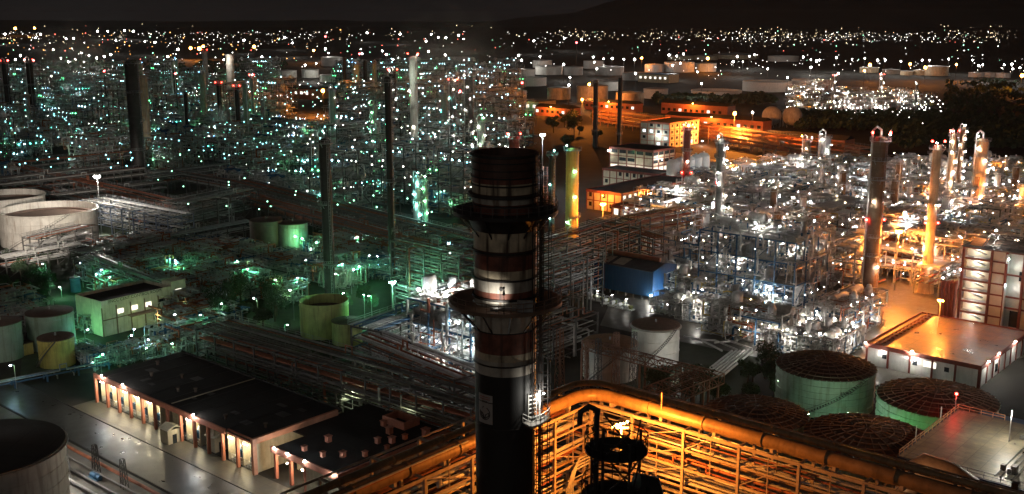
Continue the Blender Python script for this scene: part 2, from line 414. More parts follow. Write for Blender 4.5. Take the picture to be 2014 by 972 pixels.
        # small kit on the decks: valves, boxes, cable trays
        for k in range(pipes):
            i = rnd.randrange(nx); j = rnd.randrange(ny); l = rnd.randint(0, lv[i*ny+j]); z = l*lh+.3
            x = rnd.uniform(xs[i]+.4, xs[i+1]-.9); y = rnd.uniform(ys[j]+.4, ys[j+1]-.9); s = rnd.uniform(.25, .7)
            (pm if rnd.random() < .7 else pr).box(x, y, z, x+s, y+s*rnd.uniform(.5, 1.4), z+rnd.uniform(.4, 1.9))
        pm.add(pr.v, pr.f, 1); ob('pipework', pm, [PIPEG, rnd.choice([PIPER, BLUE, YELLOWT])], t)
        cnt = 0; tries = 0
        while cnt < lamps and tries < 60:
            tries += 1; l = rnd.randint(0, levels); face = rnd.random(); m_ = rnd.choice(lampset); step = rnd.uniform(2.6, 6.5); rr = lr*rnd.choice([.35, .5, .7, .7, 1.0, 2.1]); z = l*lh+rnd.uniform(2.5, 3.3)
            n_ = rnd.randint(1, 5); a = rnd.uniform(-W/2, W/2-6) if face < .6 else rnd.uniform(-D/2, D/2-6)
            for q in range(n_):
                b_ = a+q*step
                if face < .6: x, y = b_, (ys[0]-.35 if face < .4 else ys[rnd.randrange(ny+1)]+.3)
                else: x, y = (xs[-1]+.35 if seed % 2 else xs[0]-.35), b_
                if abs(x) > W/2+.6 or abs(y) > D/2+.6: break
                i = min(nx-1, max(0, int((x+W/2)/W*nx))); j = min(ny-1, max(0, int((y+D/2)/D*ny)))
                if l > lv[i*ny+j]: continue
                put('lamp', lamp_mesh(m_ if rnd.random() < .85 else rnd.choice(lampset), round(rr, 3)), t, (x, y, z)); cnt += 1
        return t
    return mk

def make_column(seed, h, r, m, lampset, nplat=5, lamps=6, red=False, cone=0, bend=True, lr=.22, name='distillation_column', cat='column', pm=GALV, group='slender columns and stacks'):
    def mk():
        rnd = random.Random(seed); t = thing(name, '', cat, group=group)
        mb = MB()
        if cone: mb.lathe([(r*cone, 0), (r*cone*.92, 1.5), (r, h*.3), (r*.98, h*.98), (r*.7, h), (.01, h+.02)], 20)
        else: mb.lathe([(r*1.12, 0), (r*1.12, 3), (r, 3.4), (r, h-r*.6), (r*.75, h-r*.15), (.01, h)], 20)
        ob('shell', mb, m, t, smooth=True)
        rg = MB()
        for k in range(int(h/6)): z = 5+k*6; rg.lathe([(r*1.0, z-.1), (r*1.06, z-.1), (r*1.06, z+.1), (r*1.0, z+.1)], 20)
        ob('stiffener_ring', rg, m, t)
        ld = MB(); a = rnd.uniform(-.5, .5)-PI/2+.9; lx, ly = math.cos(a)*(r+.25), math.sin(a)*(r+.25)
        for s in (-.25, .25): ld.beam((lx+s, ly, 0), (lx+s, ly, h), .08)
        k = 1
        while k < h: ld.beam((lx-.25, ly, k), (lx+.25, ly, k), .06); k += 1.2
        ob('ladder', ld, GALV, t)
        for k in range(nplat):
            z = h*(.25+.72*k/max(1, nplat-1)); p = MB(); a0 = rnd.uniform(0, 2*PI); a1 = a0+(2*PI if k == nplat-1 else rnd.uniform(2.4, 5.0)); ro = r+1.1; n = 14
            p.lathe([(r*1.01, z), (ro, z), (ro, z+.12), (r*1.01, z+.12)], n, a0=a0, a1=a1 if a1-a0 < 2*PI-.01 else a0+2*PI)
            pts = [(ro*math.cos(a0+(a1-a0)*q/n), ro*math.sin(a0+(a1-a0)*q/n), z+.1) for q in range(n+1)]
            rail(p, pts, 1.1, 5, .05)
            for q in range(0, n, 3): x, y, _ = pts[q]; p.beam((x*.98, y*.98, z), (x*r/ro, y*r/ro, z-1.2), .1)
            ob('platform', p, pm, t)
        if bend:
            b = MB(); rr = max(.2, r*.15); x = -(r+rr+.1)
            b.path([(0,0,h-.3),(0,0,h+r*.9),(x*.5,0,h+r*1.35),(x,0,h+r*.8),(x,0,h*.5),(x,0,1)], rr, 8); ob('overhead_pipe', b, CLAD, t, smooth=True)
        for k in range(lamps):
            z = h*(.15+.83*k/max(1, lamps-1)); a = -PI/2+rnd.uniform(-1.1, 1.1)
            put('lamp', lamp_mesh(rnd.choice(lampset), lr), t, (math.cos(a)*(r+.8), math.sin(a)*(r+.8), z+1.8))
        if red:
            for z in ((h+1.2, h*.48) if red > 1 else (h+1.2,)):
                for s in (-1, 1): put('warning_light', lamp_mesh(L_R, .42), t, (s*(r+.6), -.5, z))
        return t
    return mk

def rack(p0, p1, width, z, levels=3, dz=3.0, npipe=6, seed=1, label='', fm=STEEL, pmats=None, bay=8, hz=0, prange=(.1, .3), walk=True, loop=.15, name='pipe_rack', extra=None):
    """pipe rack from p0 to p1 (centre line), top level at z"""
    rnd = random.Random(seed); p0 = Vector((p0[0], p0[1], 0)); p1 = Vector((p1[0], p1[1], 0)); d = p1-p0; L = d.length
    t = thing(name, label or ('dark steel pipe rack '+near((p0+p1)/2)), 'pipe rack', p0, math.atan2(d.y, d.x), group='steel pipe racks')
    f = MB(); n = max(1, round(L/bay)); zs = [z-k*dz for k in range(levels)]; W = width/2
    for i in range(n+1):
        x = L*i/n
        for s in (-W, W): f.box(x-.18, s-.18, 0, x+.18, s+.18, z+.3)
        for zz in zs: f.beam((x,-W,zz),(x,W,zz),.25,.4)
        if i % 3 == 0 and i < n and levels > 1:
            for s in (-W, W): f.beam((x,s,0),(L*(i+1)/n,s,zs[-1]),.14)
    for s in (-W, W):
        for zz in zs: f.beam((0,s,zz-.05),(L,s,zz-.05),.18,.3)
    ob('frame', f, fm, t)
    pmats = pmats or [PIPEG, PIPEG, GREYP, CLAD, PIPER]
    for zz in zs:
        for k in range(npipe):
            y = -W+.5+(width-1)*(k+.5)/npipe+rnd.uniform(-.15, .15); r_ = rnd.uniform(*prange); zb = zz+.2+r_
            pts = [(0,y,zb)]; x = 0
            if zz == z and rnd.random() < loop*2:
                q = rnd.uniform(.2, .7)*L; u = rnd.uniform(1.5, 3); hh = rnd.uniform(1, 2.2)
                pts += [(q,y,zb),(q,y,zb+hh),(q+u,y,zb+hh),(q+u,y,zb)]
            elif rnd.random() < .25:
                q = rnd.uniform(.3, .8)*L; pts += [(q,y,zb),(q,y,zb-dz*.5),(q,-W-.5,zb-dz*.5),(q,-W-.5,.4)]
                m = MB().path(pts, r_, 8); ob('pipe', m, rnd.choice(pmats), t); continue
            pts.append((L,y,zb)); m = MB().path(pts, r_, 8); ob('pipe', m, rnd.choice(pmats), t)
    if walk:
        h = MB(); h.box(0, W+.1, z+.2, L, W+1.1, z+.28); rail(h, [(0,W+1.1,z+.28),(L,W+1.1,z+.28)], step=3); ob('walkway', h, GALV, t)
    return t

def lamp_post(p, hgt, m, power=0, col=CW, r=.3, label='', style='street', group='lamp posts', cat='street lamp', name='lamp_post', rz=0, tilt=0):
    t = thing(name, label or 'lamp post '+near(p), cat, (p[0], p[1], p[2] if len(p) > 2 else 0), rz, group=group)
    pl = MB(); pl.tube((0,0,0),(0,0,hgt+.25), .09 if hgt < 12 else .16, 8, r2=.06 if hgt < 12 else .1)
    if style == 'street': pl.tube((0,0,hgt+.2),(.9,0,hgt+.45), .05, 6)
    if style == 'mast': pl.tube((0,0,hgt),(0,0,hgt+.6), .5, 10)
    ob('pole', pl, GALV, t)
    h = MB(); x = 0.9 if style == 'street' else 0
    if style == 'street': h.box(x-.35, -.16, hgt+.36, x+.35, .16, hgt+.52, 0); bulb(h, (x,0,hgt+.28), r, 1, .6)
    else:
        for k in range(4 if style == 'mast' else 1):
            a = k*PI/2+.6; c = (math.cos(a)*.75*(style == 'mast'), math.sin(a)*.75*(style == 'mast'), hgt+.1); bulb(h, c, r, 1, .8); h.box(c[0]-r*.7, c[1]-r*.7, c[2]+r*.7, c[0]+r*.7, c[1]+r*.7, c[2]+r*1.1, 0)
    ob('lamp_head', h, [STEEL, m], t)
    if power: plight(t, (x, 0 if style == 'street' else -1.3 if style == 'mast' else -.4, hgt-.35), col, power, max(.2, r))
    return t

def tank(c, r, h, m, label, roof='cone', rm=RUSTROOF, stair=True, bands=3, group='storage tanks', seed=0, number='', dirn=-PI/2, girder=True, name='storage_tank', n=48):
    t = thing(name, label, 'storage tank', (c[0], c[1], 0), 0, group=group)
    s = MB()
    if roof == 'open': s.lathe([(r, 0), (r, h), (r-.15, h), (r-.15, h-3.2)], n)
    else: s.lathe([(r, 0), (r, h)], n)
    ob('shell', s, m, t, smooth=True)
    g_ = MB()
    for k in range(bands):
        z = h*(k+1)/(bands+.15); w_ = .12 if k < bands-1 or not girder else .55
        g_.lathe([(r+.005, z-.12), (r+w_, z-.06), (r+w_, z+.06), (r+.005, z+.12)], n)
    ob('wind_girder', g_, m, t)
    if roof == 'cone':
        f = MB(); f.lathe([(r+.12, h-.15), (r+.12, h+.05), (r*.5, h+r*.05), (.01, h+r*.09)], n); rf = ob('roof', f, rm, t, smooth=True)
        v = MB(); v.tube((0,0,h+r*.08),(0,0,h+r*.09+.7), .25, 8); ob('vent', v, GALV, rf)
    elif roof == 'open':
        f = MB(); f.lathe([(r-.2, h-3.2), (r-.6, h-3.3), (r-.6, h-2.6), (r*.9, h-2.6), (r*.9, h-3.3), (.01, h-3.35)], n); ob('floating_roof', f, rm, t, smooth=True)
    elif roof == 'rib':
        rise = r*.13
        def zz(q): return h+.1+rise*(1-q*q)
        f = MB(); f.lathe([(r+.1, h-.1)]+[(max(.01, r*q), zz(q)) for q in (1, .85, .7, .5, .3, .12, 0)], n); rf = ob('roof', f, rm, t, smooth=True)
        b = MB(); nr = 36
        for k in range(nr):
            a = 2*PI*k/nr; q0 = .06 if k % 4 == 0 else .3 if k % 2 == 0 else .55; q = q0; st = .15
            while q < 1.001:
                q2 = min(1.015, q+st); b.beam((math.cos(a)*r*q, math.sin(a)*r*q, zz(q)+.12), (math.cos(a)*r*q2, math.sin(a)*r*q2, zz(q2)+.12), .10, .2); q = q2
                if q >= 1.01: break
        ob('rafter', b, RIB, rf)
        for q in (.22, .42, .60, .76, .90):
            c_ = MB(); c_.lathe([(r*q-.07, zz(q)), (r*q-.07, zz(q)+.2), (r*q+.07, zz(q)+.2), (r*q+.07, zz(q))], n); ob('roof_ring', c_, RIB, rf)
        e = MB()
        for k in range(n): a = 2*PI*k/n; e.box(-.01,0,0,0,0,0) if False else e.beam((math.cos(a)*(r+.05), math.sin(a)*(r+.05), h-.5), (math.cos(a)*(r+.3), math.sin(a)*(r+.3), h+.05), .3, .15)
        ob('eaves_bracket', e, m, t)
    if stair:
        s_ = MB(); a0 = dirn-.9; N = 26
        for k in range(N):
            a = a0+1.3*k/N; z = h*(k+.5)/N; s_.beam((math.cos(a)*(r+.05), math.sin(a)*(r+.05), z), (math.cos(a)*(r+.95), math.sin(a)*(r+.95), z), .3, .06)
        for off in (.95,):
            pts = [(math.cos(a0+1.3*k/N)*(r+off), math.sin(a0+1.3*k/N)*(r+off), h*k/N+1.0) for k in range(N+1)]; s_.path(pts, .05, 5)
            pts = [(math.cos(a0+1.3*k/N)*(r+off), math.sin(a0+1.3*k/N)*(r+off), h*k/N) for k in range(N+1)]; s_.path(pts, .08, 5)
        ob('stairway', s_, STEEL, t)
    if number:
        text(number, t, (math.cos(dirn)*(r+.04), math.sin(dirn)*(r+.04), h*.68), dirn+PI/2, max(1.0, h*.11), BLACKC)
    return t

def text(s, parent, loc, rz, size, m, name='lettering', ext=.02):
    c = bpy.data.curves.new(name, 'FONT'); c.body = s; c.size = size; c.extrude = ext; c.align_x = 'CENTER'; c.align_y = 'CENTER'
    o = bpy.data.objects.new('tmp', c); COL.objects.link(o)
    dg = bpy.context.evaluated_depsgraph_get(); me = bpy.data.meshes.new_from_object(o.evaluated_get(dg)); bpy.data.objects.remove(o)
    me.materials.clear(); me.materials.append(m)
    q = put(name, me, parent, loc); q.rotation_euler = (PI/2, 0, rz); return q

# ================================================================== BANDED CHIMNEY
def zst(py): return At(993, py, 111.6).z
def chimney():
    t = thing('banded_chimney', 'tall thick chimney banded in maroon and cream with two ring platforms', 'chimney', (-.75, 115, 0))
    DM = mat('chimney_maroon', (.20, .07, .045), .65, 0, .55, .6, .85, (.022, .015, .013), bump=.2)
    DB = mat('chimney_brown', (.10, .05, .035), .6, 0, .45, .5, .6, (.02, .015, .012))
    CR_ = mat('chimney_cream', (.60, .50, .35), .7, 0, .42, .55, .95, (.05, .03, .02), bump=.15)
    WH = mat('chimney_white', (.50, .46, .39), .65, 0, .3, .5, .85, (.15, .09, .055))
    mats = [DM, DB, CR_, WH, BLACKP]
    b = [(306,1),(350,0),(364,2),(385,1),(392,3),(405,0),(425,1),(455,2),(497,1),(507,0),(535,2),(552,3),(578,0),(590,3),(658,0),(700,2),(714,3),(743,4)]
    def rad(z): return 3.62 if z > zst(400) else 3.30+.22*z/75
    prof = []
    for i, (py, mi) in enumerate(b):
        z = zst(py); prof.append((rad(z), z, mi))
    prof.append((3.3, 0, 4)); prof.reverse()
    # material index of a segment sits on its lower point
    fixed = []
    for i in range(len(prof)-1): fixed.append((prof[i][0], prof[i][1], prof[i+1][2]))
    fixed.append(prof[-1]); top = fixed[-1][1]
    sm = MB().lathe([(p[0], p[1], p[2]) for p in fixed], 64); sm.lathe([(3.62, top, 1), (3.3, top, 1), (3.3, top-9, 4), (.01, top-9, 4)], 48)
    ob('shell', sm, mats, t, smooth=True)
    for py, w_, hh in ((308,.18,.3),(322,.1,.15),(337,.1,.12),(351,.14,.2),(367,.14,.18),(387,.42,.35),(407,.12,.15),(499,.2,.25),(553,.16,.2),(590,.2,.3),(657,.12,.15),(722,.16,.18),(846,.06,.12)):
        z = zst(py); r0 = rad(z); ob('stiffener_ring', MB().lathe([(r0, z-hh), (r0+w_, z-hh*.8), (r0+w_, z), (r0, z)], 56), BLACKC, t)
    def platform(py, ro, skirt, nb, posts, mm, kick):
        z = At(993, py, 115).z; r0 = 3.66; p = MB()
        p.lathe([(r0, z-.15), (ro, z-.15), (ro+.03, z-kick), (ro+.06, z+.12), (ro, z+.12), (ro, z+.02), (r0, z+.02)], 64)
        o = ob('platform', p, mm, t)
        h = MB(); n = posts
        for k in range(n):
            a = 2*PI*k/n; a2 = 2*PI*(k+1)/n; A = (ro*math.cos(a), ro*math.sin(a)); B = (ro*math.cos(a2), ro*math.sin(a2))
            h.beam((A[0],A[1],z),(A[0],A[1],z+1.15), .07)
            for zz in (.6, 1.15): h.beam((A[0],A[1],z+zz),(B[0],B[1],z+zz), .06)
        ob('handrail', h, STEEL if mm is BLACKC else mat('rail_rust', (.22,.13,.09), .6), o)
        br = MB()
        for k in range(nb):
            a = 2*PI*k/nb+.1; c, s = math.cos(a), math.sin(a); br.beam((c*(ro-.3), s*(ro-.3), z-.15), (c*3.4, s*3.4, z-skirt), .15, .12); br.beam((c*(ro-.1), s*(ro-.1), z-.2), (c*3.5, s*3.5, z-.2), .15)
        ob('bracket', br, BLACKC, o)
        return z
    z1 = platform(413, 5.75, 2.7, 12, 28, BLACKC, .3)
    z2 = platform(590, 6.3, 3.0, 12, 30, mat('platform_floor', (.24, .16, .11), .6, 0, .35, .4), .3)
    sk = MB(); sk.lathe([(3.55, z1-2.0), (3.9, z1-1.2), (4.7, z1-.2)], 48); ob('cone_skirt', sk, BLACKC, t, smooth=True)
    # caged ladders and cable risers down the sunny side
    lad = MB()
    for a in (-.55, -.25):
        x, y = math.cos(a)*3.95, math.sin(a)*3.95; tx, ty = -math.sin(a), math.cos(a)
        for s in (-.3, .3): lad.beam((x+tx*s, y+ty*s, 2), (x+tx*s, y+ty*s, top), .09)
        z = 3
        while z < top-1: lad.beam((x-tx*.3, y-ty*.3, z), (x+tx*.3, y+ty*.3, z), .06); z += .6
    for a in (-.35, -.1, -.75): x, y = math.cos(a)*4.1, math.sin(a)*4.1; lad.tube((x,y,1),(x,y,top-2), .08, 5)
    z = 4
    while z < top-2:
        a = -.55; x, y = math.cos(a)*4.3, math.sin(a)*4.3
        lad.lathe([(.42, z), (.46, z), (.46, z+.06), (.42, z+.06)], 10, x, y); z += 1.1
    ob('caged_ladder', lad, BLACKC, t)
    # cage cylinder round the riser on the flank
    cg = MB()
    cx, cy_ = math.cos(-.15)*4.55, math.sin(-.15)*4.55
    for k in range(6): a = 2*PI*k/6; cg.beam((cx+.55*math.cos(a), cy_+.55*math.sin(a), 2), (cx+.55*math.cos(a), cy_+.55*math.sin(a), zst(395)), .07)
    z = 3
    while z < zst(395): cg.lathe([(.55, z), (.6, z), (.6, z+.08), (.55, z+.08)], 10, cx, cy_); z += 1.4
    ob('riser_cage', cg, BLACKC, t)
    # small balcony with ladder, lamp
    za = At(1050, 838, 111).z; a0, a1 = -.98, -.12; bc = MB()
    bc.lathe([(3.35, za-.25), (5.1, za-.25), (5.1, za), (3.35, za)], 10, a0=a0, a1=a1)
    bo = ob('balcony', bc, CONC, t); bh = MB()
    pts = [(math.cos(a0+(a1-a0)*k/6)*5.1, math.sin(a0+(a1-a0)*k/6)*5.1, za) for k in range(7)]; pts = [(math.cos(a0)*3.5, math.sin(a0)*3.5, za)]+pts
    rail(bh, pts, 1.0, 1.2, .05); ob('handrail', bh, WHITEP, bo)
    bl = MB(); x, y = math.cos(-.62)*3.75, math.sin(-.62)*3.75
    for s in (-.45, .45): bl.beam((x+s, y+s*.6, za), (x+s, y+s*.6, za+3.1), .12)
    for k in range(6): bl.beam((x-.45, y-.27, za+.4+k*.5), (x+.45, y+.27, za+.4+k*.5), .1)
    bl.beam((x+.8, y+.4, za), (x+.8, y+.4, za+3.4), .2)
    ob('ladder', bl, WHITEP, bo)
    put('lamp', lamp_mesh(L_W, .1), bo, (x+1.25, y+.1, za+3.1)); plight(bo, (x+.9, y-.7, za+2.7), CW, 420, .12)
    # lamp washing the white band above the lower platform
    lx = MB(); lx.beam((-.1,-6.2,z2),(-.1,-6.2,z2+2.2), .08); lx.tube((-.1,-6.2,z2+2.2),(-.1,-6.2,z2+2.9), .16, 8, r2=.05); lx.ball((-.1,-6.2,z2+3.0), .13); ob('siren', lx, BLACKC, t)
    bx = MB(); bx.box(1.3,-5.3,z2+.05,3.0,-4.9,z2+1.3); bx.box(-1.6,-4.6,z2+.05,1.2,-4.2,z2+.35); ob('cabinet', bx, GREYP, t)
    s = bpy.data.lights.new('platform_lamp', 'SPOT'); s.energy = 900; s.color = CW; s.spot_size = R(70); s.spot_blend = .9; s.shadow_soft_size = .1
    so = bpy.data.objects.new('platform_lamp', s); COL.objects.link(so); so.parent = t; so.location = (-.9,-5.9,z2+.5); so.rotation_euler = (R(112), 0, 0)
    fl = MB(); fl.box(-1.05,-6.15,z2+.3,-.75,-5.95,z2+.6); ob('floodlight', fl, STEEL, t)
    pt = MB(); a=-PI/2-.12; pt.lathe([(.2,0),(.2,.1),(.01,.1)], 10); po = ob('port', pt, BLACKC, t); po.location = (math.cos(a)*3.5, math.sin(a)*3.5, zst(569)); po.rotation_euler = (PI/2, 0, 0)
    # board with emblem curved on the shell
    BM_ = mat('sign_board', (.46, .42, .39), .6, 0, .1, 2)
    zt, zb = zst(781), zst(838); zm = zst(796)
    def patch(zlo, zhi, a0, a1, mm, nm, r=3.46, n=8):
        m = MB(); m.lathe([(r-.04, zlo), (r, zlo), (r, zhi), (r-.04, zhi)], n, a0=a0, a1=a1); return ob(nm, m, mm, t)
    A0, A1 = -PI/2-1.02, -PI/2-.42
    patch(zm+.05, zt, A0, A1, BM_, 'sign_board'); patch(zb, zm-.06, A0, A1, BM_, 'sign_board')
    ac = (A0+A1)/2; zc = (zb+zm)/2-.05
    def P(s, z, r=3.50): a = ac+s/3.46; return (math.cos(a)*r, math.sin(a)*r, z)
    em = MB()
    em.path([P(.72*math.cos(q), zc+.72*math.sin(q)) for q in [R(-200+i*14) for i in range(20)]], .045, 5)
    em.path([P(-.1+.0, zc-.62), P(-.45, zc-.25), P(-.5, zc+.1), P(-.2, zc-.15), P(-.02, zc-.6)], .05, 5)
    em.path([P(.05, zc-.6), P(.15, zc-.15), P(.55, zc+.12), P(.6, zc-.2), P(.08, zc-.6)], .05, 5)
    em.path([P(-.25, zc+.75), P(-.3, zc+.55), P(-.15, zc+.8)], .04, 5)
    ob('emblem', em, BLACKC, t)
    for k, (mm, w_) in enumerate(((REDP, .75), (REDP, .75), (BLACKC, .35))):
        ln = MB(); z = zt-.28-k*.24
        s = -w_
        while s < w_: ln.path([P(s, z), P(min(w_, s+.13), z)], .04, 4); s += .19
        ob('lettering', ln, mm, t)
chimney()

# ================================================================== SODIUM-LIT CORNER RACK WITH DUCTS
K = G(1160, 765, 33)
def corner_rack():
    t = thing('corner_pipe_rack', 'tall multi-level pipe rack lit amber with a fat duct bending at its corner', 'pipe rack', (K.x, K.y, 0), GR)
    rnd = random.Random(11); LR, LL = 100.0, 92.0; Z = 31.2; Wd = 9; zs = [Z-2.9*k for k in range(10)]
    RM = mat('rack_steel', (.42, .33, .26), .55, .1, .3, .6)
    fr = MB(); fl = MB()
    n = int(LR/9)
    for i in range(n+1):
        x = i*9.0
        for y in (-1.3, 3.2, Wd): fr.box(x-.2, y-.2, 0, x+.2, y+.2, Z)
        for z in zs: fr.beam((x,-1.3,z),(x,Wd,z), .25, .35)
        if i < n:
            for z in zs[::1]: fr.beam((x,-1.32,z),(x+9,-1.32,z), .16, .3 if z < Z else .5); fr.beam((x,Wd,z),(x+9,Wd,z), .16, .3)
            for z in zs[1:]:
                if rnd.random() < .35: fr.beam((x,-1.3,z),(x+9,-1.3,z+2.9) if rnd.random() < .5 else (x+4.5,-1.3,z+2.9), .12)
                if rnd.random() < .5: fr.beam((x+4.5,-1.3,z),(x+4.5,-1.3,z+2.9), .12)
    n = int(LL/9)
    for i in range(n+1):
        y = -i*9.0-1.3
        for x in (1.3, -3.2, -Wd): fl.box(x-.2, y-.2, 0, x+.2, y+.2, Z)
        for z in zs: fl.beam((1.3,y,z),(-Wd,y,z), .25, .35)
        if i < n:
            for z in zs: fl.beam((1.32,y,z),(1.32,y-9,z), .16, .3 if z < Z else .5); fl.beam((-Wd,y,z),(-Wd,y-9,z), .16, .3)
            for z in zs[1:]:
                if rnd.random() < .3: fl.beam((1.3,y,z),(1.3,y-9,z+2.9), .12)
                if rnd.random() < .5: fl.beam((1.3,y-4.5,z),(1.3,y-4.5,z+2.9), .12)
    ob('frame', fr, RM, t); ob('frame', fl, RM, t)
    pm = [PIPEG, CLAD, DUCT, PIPEG, PIPER]
    for li, z in enumerate(zs[1:]):
        for k in range(5):
            y = -.8+k*1.9+rnd.uniform(-.3, .3); r_ = rnd.choice([.1, .14, .2, .28, .4]); zz = z+.2+r_; pts = [(-2.0-rnd.uniform(0,5), y, zz)]
            if k == 0 and rnd.random() < .8:
                q = rnd.uniform(8, 60); u = rnd.uniform(3, 12); pts += [(q,y,zz),(q,y,zz+1.2),(q+u,y,zz+1.2),(q+u,y,zz)]
                if rnd.random() < .6: pts += [(q+u+8,y,zz),(q+u+8,y,zz-2.4)]
                else: pts += [(LR,y,zz)]
            else: pts += [(LR, y, zz)]
            ob('pipe', MB().path(pts, r_, 8), rnd.choice(pm), t, smooth=True)
        for k in range(4):
            x = .8-k*2.2+rnd.uniform(-.3, .3); r_ = rnd.choice([.1, .14, .2, .3, .4]); zz = z+.2+r_; pts = [(x, -1.5, zz)]
            if k == 0:
                q = -rnd.uniform(6, 50); u = rnd.uniform(1.5, 5); pts += [(x,q,zz),(x,q,zz+1.1),(x,q-u,zz+1.1),(x,q-u,zz)]
            pts += [(x, -LL, zz)]
            ob('pipe', MB().path(pts, r_, 8), rnd.choice(pm), t, smooth=True)
    for li, z in enumerate(zs):
        for k in range(3):
            r_ = rnd.choice([.09, .12, .16, .22]); zz = z+rnd.uniform(.45, 2.5); a_ = rnd.uniform(0, 50); b_ = a_+rnd.uniform(14, 60); y = -.95+rnd.uniform(0,.8)
            pts = [(a_, y, zz), (min(LR, b_), y, zz)]
            if rnd.random() < .5: pts += [(min(LR, b_), y, zz-rnd.uniform(2, 6))]
            if rnd.random() < .4: pts = [(a_, y, zz+rnd.uniform(1.5, 4))]+pts
            ob('pipe', MB().path(pts, r_, 7), rnd.choice([PIPEG, CLAD, PIPER, DUCT]), t, smooth=True)
            a_ = rnd.uniform(0, 40); b_ = a_+rnd.uniform(10, 50)
            ob('pipe', MB().path([(.95-rnd.uniform(0,.8), -a_, zz), (.95, -min(LL, b_), zz)], r_, 7), rnd.choice([PIPEG, CLAD, PIPER]), t, smooth=True)
    for k in range(9):                                             # pipes nested in S-bends on the face
        x0 = 2.6; y0 = -8-k*.5 if k < 4 else -20-(k-4)*.45; zb = 12+rnd.uniform(0,1)
        ob('pipe', MB().path([(x0,y0+6,24-k%4*.5),(x0,y0+2,24-k%4*.5),(x0,y0+.6,21-k%4*.4),(x0,y0+.6,17),(x0,y0-1.4,15.5),(x0,y0-1.4,6)], .14, 6), PIPEG, t, smooth=True)
    dk = MB(); 
    for i in range(10): dk.box(9*i+.4, 4, zs[3]+.2, 9*i+7.5, 8.5, zs[3]+.28); dk.box(9*i+.4, 2, zs[7]+.2, 9*i+8.5, 8.5, zs[7]+.28)
    ob('deck', dk, DECK, t)
    # the great duct and its smaller neighbour
    def duct(r_, off, z, sag):
        pts = [(-off, -LL, z), (-off, -30, z), (-off, -6-off, z)]
        cx, cy_ = 6-off+off, -6  # arc centre (6,-6-...) kept simple
        c = (4.2-off, -4.2+off); rad_ = 4.2
        pts = [(-off, -LL, z), (-off, c[1]-0.01, z)]
        for k in range(1, 8): a = PI-PI/2*k/8; pts.append((c[0]+rad_*math.cos(a), c[1]+rad_*math.sin(a), z))
        pts += [(c[0], c[1]+rad_, z), (LR, c[1]+rad_, z)]
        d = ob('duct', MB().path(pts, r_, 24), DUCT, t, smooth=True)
        ys = c[1]+rad_
        for i in range(1, 11):
            x = i*9.3+2; ob('flange', MB().tube((x-.12, ys, z), (x+.12, ys, z), r_+.13, 24), DUCT, d)
            y = -i*9.3-2
            if y > -LL: ob('flange', MB().tube((-off, y-.12, z), (-off, y+.12, z), r_+.13, 24), DUCT, d)
        for i in range(11):
            x = i*9+4.5; ob('saddle', MB().box(x-.25, ys-.6, Z, x+.25, ys+.6, z-r_*.6), RM, d)
            y = -i*9-1.3-4.5
            if y > -LL: ob('saddle', MB().box(-off-.6, y-.25, Z, -off+.6, y+.25, z-r_*.6), RM, d)
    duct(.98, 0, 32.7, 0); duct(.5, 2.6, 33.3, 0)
    return t
corner_rack()

# near sodium floodlight and the dark vent tower in front of it
lp = At(1222, 836, 143)
fl_ = thing('sodium_floodlight', 'blazing amber floodlight before the duct corner, over the dark vent tower', 'floodlight', (lp.x, lp.y, 0))
pm_ = MB(); pm_.tube((0,0,0),(0,0,lp.z-.4), .14, 8); ob('pole', pm_, GALV, fl_)
hm = MB()
for k in range(5): bulb(hm, (-1.1+k*.5, .1*k, .12*k-.2), .2, 1); 
hm.box(-1.4, .1, -.6, 1.2, .4, -.38, 0); hd = ob('lamp_head', hm, [STEEL, L_S], fl_); hd.location = (0, 0, lp.z)
plight(fl_, (0, -.6, lp.z-.2), CS, 46000, .5)
plight(fl_, (0, .9, lp.z-.6), (1, .30, .05), 3500, .5)
s2 = At(890, 960, 128)
def vent_tower():
    c = At(1212, 880, 62); zt = c.z
    t = thing('vent_tower', 'dark silhouetted vent tower with a railed round platform before the amber rack', 'vent tower', (c.x, c.y, 0))
    s = MB(); s.lathe([(1.25, 0), (1.15, zt-3)], 20); ob('shell', s, BLACKC, t, smooth=True)
    for z, ro in ((zt-.1, 1.95), (zt-3.1, 2.1)):
        p = MB(); p.lathe([(.4, z-.12), (ro, z-.12), (ro, z), (.4, z)], 24)
        rail(p, [(ro*math.cos(2*PI*k/12), ro*math.sin(2*PI*k/12), z) for k in range(12)], 1.05, 1.0, .035, closed=True); ob('platform', p, BLACKC, t)
    f = MB()
    for k in range(4): a = k*PI/2+.4; f.beam((1.7*math.cos(a), 1.7*math.sin(a), 0), (1.7*math.cos(a), 1.7*math.sin(a), zt+.9 if k != 1 else zt), .14)
    z = 3
    while z < zt:
        for k in range(4):
            a = k*PI/2+.4; b = a+PI/2; f.beam((1.7*math.cos(a), 1.7*math.sin(a), z), (1.7*math.cos(b), 1.7*math.sin(b), z+2.6), .09); f.beam((1.7*math.cos(a), 1.7*math.sin(a), z), (1.7*math.cos(b), 1.7*math.sin(b), z), .09)
        z += 2.6
    ob('frame', f, BLACKC, t)
    vp = MB(); vp.path([(-1.25,-.2,zt-8),(-1.25,-.2,zt+2.0),(-1.2,-.2,zt+2.5),(-1.75,-.2,zt+2.75),(-2.25,-.2,zt+2.4),(-2.3,-.2,zt+1.6)], .17, 8); vp.tube((-.9,-.9,zt-6),(-.9,-.9,zt+1.6), .1, 6); ob('vent_pipe', vp, BLACKC, t, smooth=True)
    e = MB(); e.path([(2.6,.6,zt-12),(2.6,.6,zt-4.2),(2.2,.5,zt-2.9),(1.3,.3,zt-2.6)], .75, 14); ob('elbow', e, BLACKC, t, smooth=True)
vent_tower()

